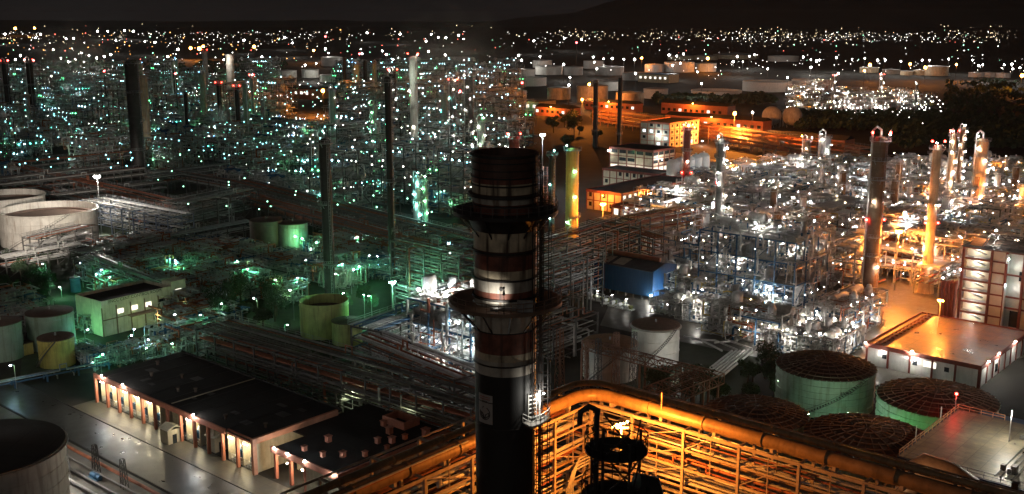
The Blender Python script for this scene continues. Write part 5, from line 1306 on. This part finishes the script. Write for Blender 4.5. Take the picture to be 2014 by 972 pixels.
tank(G(97,612,10), 6.2, 10, GREENT, 'dim green tank behind the control room, wider than the yellow one', roof='cone', bands=1, stair=False, group='green quarter tanks', girder=False)
tank(G(0,632,10), 5.2, 10, GREENT, 'dark green tank cut by the frame edge beyond the yellow tank', roof='cone', bands=1, stair=False, group='green quarter tanks', girder=False)
tank(G(109,662,7.5), 4.5, 7.5, YELLOWT, 'short yellow-lit tank with dark roof and outside stair', roof='cone', bands=1, group='green quarter tanks', girder=False)
tank(G(576,447,10), 5.7, 12, GREENT, 'green-washed upright tank beside a dark one near the black stack', roof='cone', bands=1, stair=False, group='green quarter tanks', girder=False)
tank(G(523,442,11), 6.2, 13, DARKT, 'near-black upright tank beside the green-washed one', roof='cone', bands=1, stair=False, group='green quarter tanks', girder=False)
tank(G(637,596,9), 7.0, 10, GREENY, 'olive open-topped tank with ragged rim in front of the black stack', roof='open', bands=1, stair=False, group='green quarter tanks', girder=False)
tank(G(682,633,6), 4.2, 6.5, GREENY, 'small olive tank with dark roof beside the open-topped tank', roof='cone', bands=1, stair=False, group='green quarter tanks', girder=False)
tank(G(147,545,5), 1.6, 5, BLUE, 'tiny blue-lit tank beyond the control room', roof='cone', bands=1, stair=False, group='green quarter tanks', girder=False)
c = G(48,700); t = thing('valve_hut','small yellow hut beside the yellow-lit tank','hut',c,GR); ob('wall', MB().box(-3,0,0,0,2.6,3.2), YELLOWT, t); ob('roof', MB().box(-3.2,-.2,3.21,.2,2.8,3.4), RUSTROOF, t); ob('window', MB().box(-2,-.06,1.4,-1,-.01,2.4), GLASSD, t)
GLT = [(120,565,2),(345,513,3),(341,520,3),(205,533,2),(190,540,2),(212,548,2),(236,562,3),(268,573,3),(246,577,2),(262,648,2),(252,662,2),(285,670,2),(281,688,1),(340,676,2),(197,701,2),(28,720,2),(166,651,2),(470,515,1),(488,532,2),(585,466,3),(591,470,2),(627,478,2),(603,512,1),(745,507,1),(723,505,2),(700,468,2),(678,521,2),(702,526,2),(690,532,3),(665,540,2),(576,573,2),(538,552,2),(587,550,2),(505,588,2),(545,553,1),(672,580,2),(716,580,2),(730,583,2),(885,480,3),(650,407,2),(400,620,1),(130,620,1),(75,640,2),(10,640,2),(880,500,1),(305,560,1),(430,600,1),(560,640,1),(160,520,1),(90,520,1),(350,620,1)]
for px, py, s in GLT:
    hz = random.choice([7,8,9]) if 350 > px > 150 and py < 600 or px >= 350 or py < 560 else random.choice([3.5,4.5,6]); g0 = G(px, py, hz); m = random.choice([L_T, L_C, L_B, L_T]); cc = (.10,1,.28) if random.random() < .75 else (.5,1,.3)
    lamp_post((g0.x, g0.y, 0), hz, m, (330 if py < 600 else 130)*s, cc, .13+.05*s, random.choice(['short street lamp','lamp post with arm','small lit lamp'])+' casting green light '+near(g0), rz=random.uniform(0,6), group='lamps of the green-lit quarter')
g0 = G(772, 556, 12); lamp_post((g0.x,g0.y,0), 12, L_T, 9000, CG, .34, 'brightest green floodlight below the pencil-thin black stack', style='mast', group=None)
GUs = [('g%d' % i, make_module(500+i, *a, lr=.13, vess=0, nm='pipe_manifold', gp='low pipe manifolds in the green quarter')) for i, a in enumerate(((16,9,1,3.6,[L_T,L_C],'dark',1,60), (12,10,1,4.2,[L_T],'grey',0,50), (9,7,2,3.2,[L_C],'dark',0,40)))]
KEEP2 = [(150,570,345,700),(40,600,150,720),(580,560,760,680),(500,430,620,525),(0,470,190,600)]
rnd = random.Random(9); k = 0
for i in range(300):
    px, py = rnd.uniform(20, 930), rnd.uniform(490, 700)
    if py > 600 and px > 420: continue
    if any(x0<px<x1 and y0<py<y1 for x0,y0,x1,y1 in KEEP2): continue
    p = G(px, py)
    if k > 120: break
    k += 1; q = rnd.randrange(3); place('g%d' % q, GUs[q][1], p, GR+rnd.choice([0,PI/2]), ['low dark pipe manifold','low grey pump deck','small two-level valve frame'][q]+' in green light '+near(p))
rnd = random.Random(21)
for px, py in ((215,715),(250,712),(300,705),(345,700),(395,690),(180,650),(365,650),(400,655),(350,668),(165,706)):
    q = rnd.randrange(3); place('g%d' % q, GUs[q][1], G(px, py), GR+rnd.choice([0,PI/2]), ['low dark pipe manifold','low grey pump deck','small two-level valve frame'][q]+' on the dark ground '+near(G(px,py)), .62)
rack(G(-40,765,1.2), G(210,715,1.2), 3, 1.6, 1, 1.5, 4, 77, 'low blue-tinged sleeper rack in the dark beyond the wet road', fm=BLUE, pmats=[BLUE, DIMP, GREYP], walk=False)
for px, py in ((232,572),(250,580)): g0=G(px,py,5); plight(place('g1', GUs[1][1], G(px,py+10), GR, 'brightly green-lit pump deck just behind the control room'), (0,-3,3), CG, 2500, .3)

# white floating-roof tanks, high mast
tank(G(94,410,13.5), 18.6, 13.5, WHITEW, 'biggest white floating-roof tank, number on its rusty shell', roof='open', rm=RUSTROOF, bands=4, number='37 T 2', dirn=-1.15, group='floating-roof tanks', stair=True)
tank(G(8,383,11), 17.0, 11, WHITEW, 'white floating-roof tank half hidden behind the biggest one', roof='open', rm=RUSTROOF, bands=4, stair=False, group='floating-roof tanks')
g0 = G(191, 348, 24); hm_ = lamp_post((g0.x, g0.y, 0), 24, L_W, 24000, CW, .75, 'high mast floodlight glaring white behind the floating-roof tanks', style='mast', group=None)
ft = MB()
g0 = G(-110, 610, 20); fp = lamp_post((g0.x, g0.y, 0), 36, L_W, 0, CW, .4, 'unseen floodlight pole shining on the floating-roof tanks from outside', style='mast', group=None)  # unseen floodlight added out of frame to brighten the big tank wall
sp = bpy.data.lights.new('flood_beam', 'SPOT'); sp.energy = 1500000; sp.color = (1,.88,.76); sp.spot_size = R(17); sp.spot_blend = .7; sp.shadow_soft_size = .4
spo = bpy.data.objects.new('flood_beam', sp); COL.objects.link(spo); spo.parent = fp; spo.location = (0,1.5,35.3)
dv = G(92,432,9)-Vector((g0.x, g0.y, 35.3)); spo.rotation_euler = dv.to_track_quat('-Z','Y').to_euler()
g0 = G(1067, 266, 30); lamp_post((g0.x, g0.y, 0), 30, L_W, 20000, CC, .8, 'white high mast light behind the chimney top', style='mast', group=None)
sh = []
for i,(px,py,w_) in enumerate(((620,322,24),(725,308,26),(890,345,30),(870,398,14))):
    c = G(px, py+12); t = thing('sheet_shed', ['teal gabled shed among lamps','larger teal gabled shed beside the long stack','dark blue sheet building beside the chimney top','blue box shed below the dark sheet building'][i], 'shed', c, GR); a=w_; b=16; h=10
    ob('wall', MB().box(-a,0,0,0,b,h), mat('teal_sheet',(.06,.2,.24),.5) if i < 2 else BLUE, t); ob('roof', MB().add([(-a-.4,-.4,h+.01),(.4,-.4,h+.01),(.4,b/2,h+3),(-a-.4,b/2,h+3),(.4,b+.4,h+.01),(-a-.4,b+.4,h+.01)], [(0,1,2,3),(3,2,4,5)]), mat('teal_sheet',(.06,.2,.24),.5) if i < 2 else SHEDR, t)
    plight(t, (5,-10,12), CT, 3500, .3)

# ================================================================== TANK FARM
TF = [(651,112,42,18,'g'),(564,138,36,15,'w'),(609,136,34,17,'w'),(652,147,49,14,'w'),(696,140,32,20,'g'),(740,136,46,14,'g'),(1030,136,44,15,'w'),(1067,118,38,15,'w'),(1080,130,54,17,'w'),(1128,131,38,17,'g'),(1040,152,70,17,'w'),(1168,119,40,16,'g'),(1200,131,56,17,'g'),(1249,143,48,15,'g'),(1197,160,50,18,'w'),(1240,182,56,26,'o'),(1100,172,46,24,'o'),(1166,168,62,34,'o'),(1291,174,48,20,'w'),(1413,178,99,20,'w'),(1514,160,96,20,'w'),(1600,157,76,22,'w'),(1288,126,38,16,'g'),(1338,122,60,20,'g'),(1390,124,40,17,'w'),(1340,109,50,9,'y'),(1390,109,48,9,'y'),(1452,107,90,9,'y'),(1544,110,60,11,'w'),(1712,132,36,11,'o'),(1755,136,34,10,'d'),(1785,139,24,9,'o'),(1810,137,22,11,'o'),(1845,130,46,19,'o'),(1922,142,28,10,'g'),(1948,142,26,10,'g'),(1976,143,28,10,'g'),(980,150,60,16,'g'),(900,112,60,16,'g'),(1010,178,52,18,'g'),(850,130,50,14,'g'),(1640,200,32,12,'g')]
GT = mat('grey_tank_paint', (.42,.41,.40), .6, 0, .2, .1, .3, (.2,.15,.12))
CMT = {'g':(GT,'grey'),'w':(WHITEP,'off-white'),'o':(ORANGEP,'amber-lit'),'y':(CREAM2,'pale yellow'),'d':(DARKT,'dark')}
for px, pyt, wpx, hpx, kx in TF:
    b = G(px, pyt+hpx); dep = b.y/ray(px,pyt+hpx).y; r_ = wpx*dep/F/2; h = At(px, pyt+1, b.y).z; b = b+Vector((0, r_*.5, 0))
    size = 'huge' if r_ > 30 else 'large' if r_ > 20 else 'small'
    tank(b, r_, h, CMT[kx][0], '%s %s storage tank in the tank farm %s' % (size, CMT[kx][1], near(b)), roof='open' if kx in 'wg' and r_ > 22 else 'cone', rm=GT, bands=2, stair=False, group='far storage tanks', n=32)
# bund walls and far sheds
for px, py, w_ in ((1315,150,50),(612,182,60),(540,190,50),(1060,210,50)):
    c = G(px, py+14); t = thing('far_depot', {1315:'blue-roofed far depot between storage tanks',612:'orange-lit brick depot before the grey tanks',540:'dim brick depot beside the orange-lit one',1060:'pinkish flat depot before the amber tanks'}[px], 'building', c, GR); ob('wall', MB().box(-w_,0,0,0,w_*.5,11), TERRA if px in (612,540) else CREAM, t); ob('roof', MB().box(-w_-.5,-.5,11.01,.5,w_*.5+.5,11.8), BLUE if px==1315 else CONCD, t)
    for k in range(6): ob('window', MB().box(-w_*.95+k*w_*.16,-.1,5,-w_*.95+k*w_*.16+w_*.07,-.02,8), WINL, t)
# far floodlights
FW = [(148,117),(160,105),(120,115),(190,115),(222,132),(192,62),(212,62),(245,61),(262,62),(130,77),(145,76),(228,80),(285,82),(305,84),(722,65),(787,68),(848,68),(862,74),(877,75),(902,70),(912,77),(838,82),(710,97),(712,106),(640,97),(646,105),(600,129),(622,125),(752,101),(760,108),(773,118),(784,115),(768,128),(829,146),(913,120),(876,109),(843,102),(935,152),(955,152),(1110,76),(1144,78),(1050,81),(1020,110),(1026,119),(1062,112),(1109,127),(1121,153),(1119,168),(1167,113),(1169,123),(1174,136),(1187,116),(1204,116),(1227,117),(1248,118),(1250,145),(1316,109),(1331,111),(1323,129),(1338,125),(1344,107),(1372,142),(1380,165),(1450,112),(1474,111),(1484,108),(1442,122),(1461,122),(1510,136),(1549,153),(1580,113),(1595,133),(1595,118),(1606,121),(1612,119),(1645,114),(1649,145),(1676,117),(1701,115),(1726,119),(1741,119),(1772,121),(1814,119),(1828,119),(1866,117),(1913,119),(1925,130),(1933,128),(1975,128),(1990,127),(1992,136),(2006,134),(1480,222),(10,68),(40,110),(70,75),(100,150),(560,75),(575,85),(515,113),(330,112),(350,98),(440,118),(480,80),(80,68),(105,98),(55,128),(30,118),(175,110),(165,122),(205,112),(218,108),(135,122)]
FO = [(30,57),(68,56),(375,96),(392,97),(400,92),(500,93),(617,100),(635,180),(1145,197),(1159,167),(1445,225),(1711,129),(1790,127),(1881,128),(2010,150),(1262,115),(1392,116),(1700,140),(1820,134)]
def far_light(m, r_, pw, cc, kind):
    def mk():
        t = thing('distant_floodlight', '', 'floodlight', group='distant %s floodlights' % kind); ob('pole', MB().tube((0,0,0),(0,0,.96), .012, 6), GALV, t); return t
    return mk
FH = {}
def far_head(m, r_):
    k = (m.name, round(r_,1))
    if k not in FH: mb = MB(); bulb(mb, (0,0,0), r_, 1); mb.box(-r_*.7,-r_*.1,r_*1.02,r_*.7,r_*.9,r_*1.3,0); FH[k] = mb.mesh('lamp_head', [STEEL, m])
    return FH[k]
BWm = emit('bright_floodlight', (1,.97,.92), 60); BOm = emit('bright_sodium', (1,.40,.06), 70); BRm = emit('bright_red', (1,.05,.05), 60)
for kind, lst, m, cc in (('white', FW, BWm, CW), ('orange', FO, BOm, SODC)):
    for px, py in lst:
        hz = 22 if py > 95 else 30; g0 = G(px, py, hz); D = g0.y
        t = thing('distant_floodlight', 'distant %s floodlight on a pole %s' % (kind, near(g0)), 'floodlight', (g0.x, g0.y, 0), group='distant %s floodlights' % kind)
        ob('pole', MB().tube((0,0,0),(0,0,hz-.5), .13, 6), BLACKC, t); r_ = round(min(6, max(.8, D*(.0007 if kind == 'white' else .0013)*random.uniform(.75,1.3)))*5)/5
        put('lamp_head', far_head(m, r_), t, (0,0,hz+r_*.3)); plight(t, (0, -r_-1.5, hz), cc, (16000 if kind=='white' else 60000)*min(2.5, D/1500)*random.uniform(.6,1.3)*(.55 if D > 2500 else 1)*(12 if (px, py) == (1445,225) else 3.5 if (px, py) in ((1145,197),(1159,167),(635,180)) else 9 if (px, py) in ((160,105),(190,115),(345,98)) else 1), 1.0)
for px, py in ((1027,163),(905,180),(1134,84),(345,145),(398,92),(640,72),(707,106),(205,140),(66,119),(15,119)):
    g0 = G(px, py, 40); t = thing('beacon_pole', 'tall pole with a red beacon '+near(g0), 'beacon', (g0.x,g0.y,0), group='red beacon poles'); ob('pole', MB().tube((0,0,0),(0,0,39), .4, 6), STEEL, t); put('beacon', far_head(BRm, round(max(.8,g0.y*.0008)*5)/5), t, (0,0,40))

# small lit cluster beyond the bright units
rnd = random.Random(31)
for i in range(16):
    px, py = rnd.uniform(1570, 1860), rnd.uniform(185, 228)
    p = G(px, py); k = rnd.randrange(3); unit('r%d' % (3+k), RM_[3+k][1], p, GR, DESC[3+k]+' in the lone cluster beyond the woods', [(0,-11,6,CW,4000)])
for i in range(2):
    c = G(1518+i*40, 228, 9); t = thing('gas_sphere', ('pinkish gas sphere beyond the orange rack','second gas sphere with its legs in shadow')[i], 'gas sphere', (c.x,c.y,0)); ob('shell', MB().ball((0,0,9), 8, n=20, rings=12), WHITEW, t, smooth=True)
    for k in range(8): a = k*PI/4; ob('leg', MB().tube((7.5*math.cos(a),7.5*math.sin(a),0),(7.5*math.cos(a),7.5*math.sin(a),9), .35, 8), GREYP, t)

# ================================================================== TOWN LIGHTS ON THE PLAIN
def town(name, n, fx, fy, zr, m, sz, seed):
    rnd = random.Random(seed); mb = MB()
    for i in range(n):
        px, py = fx(rnd), fy(rnd); z = rnd.uniform(*zr)
        if py < 41: continue
        p = G(px, py, z) if py > 58 else G(px, 58, z)
        if py <= 58: p = At(px, py, min(9200, 6300+ (58-py)*150))
        s = sz*p.y*rnd.uniform(.5, 1.25)**2; bulb(mb, p, max(.3, s), 0)
    o = ob(name, mb, m); o['kind'] = 'stuff'; return o
def cl(sd):
    q = random.Random(sd*13); cs = [(q.uniform(0,2014), q.uniform(15,110)) for _ in range(14)]
    return lambda r: (lambda c: r.gauss(c[0], c[1]))(r.choice(cs)) if r.random() < .75 else r.uniform(0,2014)
u = lambda a, b: (lambda r: r.uniform(a, b))
t_w = emit('town_white', (1,.95,.88), 9, False); t_y = emit('town_warm', (1,.78,.45), 8, False); t_g = emit('town_green', (.35,1,.6), 8, False); t_r = emit('town_red', (1,.15,.1), 8, False); t_o = emit('town_orange', (1,.4,.1), 8, False); t_t = emit('town_teal', (.3,.9,1), 9, False)
town('town_lights', 420, cl(1), lambda r: 62+abs(r.gauss(0,1))*14, (5,12), t_w, .00021, 1)
town('town_lights', 360, cl(2), lambda r: r.gauss(70,9), (5,12), t_y, .00019, 2)
town('town_lights', 120, u(1280,1900), lambda r: r.gauss(76,3), (5,12), t_w, .00022, 3)
town('town_lights', 150, u(1080,1700), lambda r: r.gauss(68,4), (5,12), t_y, .00018, 4)
town('town_lights', 60, u(0,2014), lambda r: r.gauss(95,20), (5,12), t_g, .00030, 5)
town('town_lights', 60, u(0,2014), lambda r: r.gauss(88,14), (5,12), t_r, .00030, 6)
town('town_lights', 60, u(0,700), lambda r: r.gauss(90,14), (5,12), t_o, .00034, 7)
town('town_lights', 130, cl(3), lambda r: r.uniform(78,150), (6,16), t_w, .00030, 8)
town('yard_lights', 90, u(1280,2014), lambda r: r.gauss(122,12), (6,14), t_w, .00026, 9)
town('yard_lights', 130, u(1640,1860), lambda r: r.gauss(203,13), (4,18), t_w, .00042, 10)
town('yard_lights', 240, u(0,1000), lambda r: r.uniform(160,330), (4,30), t_t, .00030, 11)
town('yard_lights', 170, u(560,1000), lambda r: r.uniform(150,330), (4,40), t_w, .00036, 12)
town('yard_lights', 120, u(300,1000), lambda r: r.uniform(200,420), (4,20), t_g, .00028, 13)

# ================================================================== TREES
def tree(seed, h, r_, lm):
    def mk():
        rnd = random.Random(seed); t = thing('broadleaf_tree', '', 'tree', group='trees')
        tr = MB(); tr.tube((0,0,0),(.2,.1,h*.5), .3, 7, r2=.18)
        cl = []
        for k in range(9):
            a = rnd.uniform(0, 6.3); q = Vector((math.cos(a)*r_*rnd.uniform(.2,.75), math.sin(a)*r_*rnd.uniform(.2,.75), h*rnd.uniform(.5,.9))); cl.append((q, r_*rnd.uniform(.3,.55))); tr.tube((.1,.05,h*.4), q, .12, 5, r2=.04)
        ob('trunk', tr, BARK, t); lf = MB()
        for c_, rr in cl:
            for i in range(150):
                d = Vector((rnd.gauss(0,1), rnd.gauss(0,1), rnd.gauss(0,.8))); d = d.normalized()*rr*rnd.uniform(.55,1.08); p = c_+d; s = rnd.uniform(.18,.42)
                a_ = Vector((rnd.uniform(-1,1),rnd.uniform(-1,1),rnd.uniform(-1,1))).normalized(); b_ = a_.orthogonal().normalized()
                lf.add([tuple(p+a_*s), tuple(p+b_*s*.6), tuple(p-a_*s), tuple(p-b_*s*.6)], [(0,1,2,3)])
        ob('crown', lf, lm, t); return t
    return mk
TM = [tree(1,8,3.4,LEAF), tree(2,10,4.2,LEAF2), tree(3,6.5,2.8,LEAF)]
rnd = random.Random(77)
def trees(n, x0, x1, y0, y1, sc=1, what=''):
    for i in range(n):
        p = G(rnd.uniform(x0,x1), rnd.uniform(y0,y1)); k = rnd.randrange(3)
        place('tree%d' % k, TM[k], p, rnd.uniform(0,6), ['round leafy tree','tall dense dark tree','small bushy tree'][k]+' '+what, sc*rnd.uniform(.8,1.25))
trees(8, 1455, 1530, 745, 800, .75, 'in the dark clump beside the ribbed tanks')
trees(22, 0, 110, 515, 590, .6, 'in the dark grove before the big floating-roof tank')
trees(6, 330, 560, 495, 560, .7, 'in the green-lit grove behind the control room')
trees(12, 430, 570, 600, 650, 1, 'in the dark clump beside the olive tanks')
trees(4, 640, 900, 590, 640, .7, 'under the green floodlight')
trees(8, 1075, 1200, 240, 300, 1.4, 'by the thin black stacks beyond the chimney')
trees(10, 1270, 1420, 780, 800, .7, 'behind the truss bridge')
def wood(name, x0, x1, y0, y1, n, h, seed):
    rnd = random.Random(seed); mb = MB()
    for i in range(n):
        p = G(rnd.uniform(x0,x1), rnd.uniform(y0,y1)); R_ = rnd.uniform(3,6)
        for k in range(26):
            d = Vector((rnd.gauss(0,1), rnd.gauss(0,1), abs(rnd.gauss(0,1)))).normalized()*R_; q = p+Vector((0,0,h*.4))+d; s = rnd.uniform(1,2.2)
            a_ = Vector((rnd.uniform(-1,1),rnd.uniform(-1,1),rnd.uniform(-1,1))).normalized(); b_ = a_.orthogonal().normalized()
            mb.add([tuple(q+a_*s), tuple(q+b_*s), tuple(q-a_*s), tuple(q-b_*s)], [(0,1,2,3)])
    return struct(ob(name, mb, LEAF2), 'stuff')
wood('woodland', 1290, 1530, 197, 211, 170, 8, 1); wood('woodland', 1750, 2014, 235, 300, 260, 8, 2); wood('woodland', 1860, 2014, 165, 225, 120, 8, 5); wood('woodland', 1560, 1860, 232, 262, 230, 8, 3); wood('woodland', 0, 560, 126, 150, 260, 9, 4)

# ================================================================== AIR
HZ = bpy.data.materials.new('night_haze'); HZ.use_nodes = True; ht = HZ.node_tree; ht.nodes.clear()
ho = ht.nodes.new('ShaderNodeOutputMaterial'); hv = ht.nodes.new('ShaderNodeVolumePrincipled')
hv.inputs['Color'].default_value = (.85, .84, .85, 1); hv.inputs['Density'].default_value = .000014; hv.inputs['Anisotropy'].default_value = .35
ht.links.new(hv.outputs[0], ho.inputs['Volume'])
def plume(px0, py0, z0, px1, py1, z1, wd, dens, label):
    a = G(px0, py0, z0); b = At(px1, py1, a.y+60); c = (a+b)/2; L = (b-a).length
    m = bpy.data.materials.new('steam'); m.use_nodes = True; t = m.node_tree; t.nodes.clear(); o = t.nodes.new('ShaderNodeOutputMaterial'); v = t.nodes.new('ShaderNodeVolumePrincipled')
    v.inputs['Color'].default_value = (.9,.9,.9,1); tc = t.nodes.new('ShaderNodeTexCoord'); n = t.nodes.new('ShaderNodeTexNoise'); n.inputs['Scale'].default_value = 2.6; n.inputs['Detail'].default_value = 4
    ln = t.nodes.new('ShaderNodeVectorMath'); ln.operation = 'LENGTH'; t.links.new(tc.outputs['Object'], ln.inputs[0]); t.links.new(tc.outputs['Object'], n.inputs['Vector'])
    ad = t.nodes.new('ShaderNodeMath'); ad.operation = 'SUBTRACT'; t.links.new(n.outputs['Fac'], ad.inputs[0])
    ml = t.nodes.new('ShaderNodeMath'); ml.operation = 'MULTIPLY'; ml.inputs[1].default_value = .55; t.links.new(ln.outputs['Value'], ml.inputs[0]); t.links.new(ml.outputs[0], ad.inputs[1])
    m2 = t.nodes.new('ShaderNodeMath'); m2.operation = 'MULTIPLY'; m2.inputs[1].default_value = dens; m2.use_clamp = True; t.links.new(ad.outputs[0], m2.inputs[0]); t.links.new(m2.outputs[0], v.inputs['Density']); t.links.new(v.outputs[0], o.inputs['Volume'])
    o_ = ob('steam_plume', MB().ball((0,0,0), 1, n=20, rings=12), m, None, c); o_.scale = (L*.6, wd, wd); o_.rotation_euler = (b-a).to_track_quat('X','Z').to_euler(); o_['kind'] = 'stuff'
plume(925, 175, 70, 850, 120, 100, 22, .016, ''); plume(120, 150, 40, 165, 105, 90, 40, .03, ''); plume(448, 262, 12, 425, 215, 50, 9, .12, ''); plume(226, 240, 12, 200, 205, 50, 8, .1, '')
hb = MB().box(-9500, -250, -4, 9500, 13500, 130); hz_ = ob('haze', hb, HZ); hz_['kind'] = 'stuff'
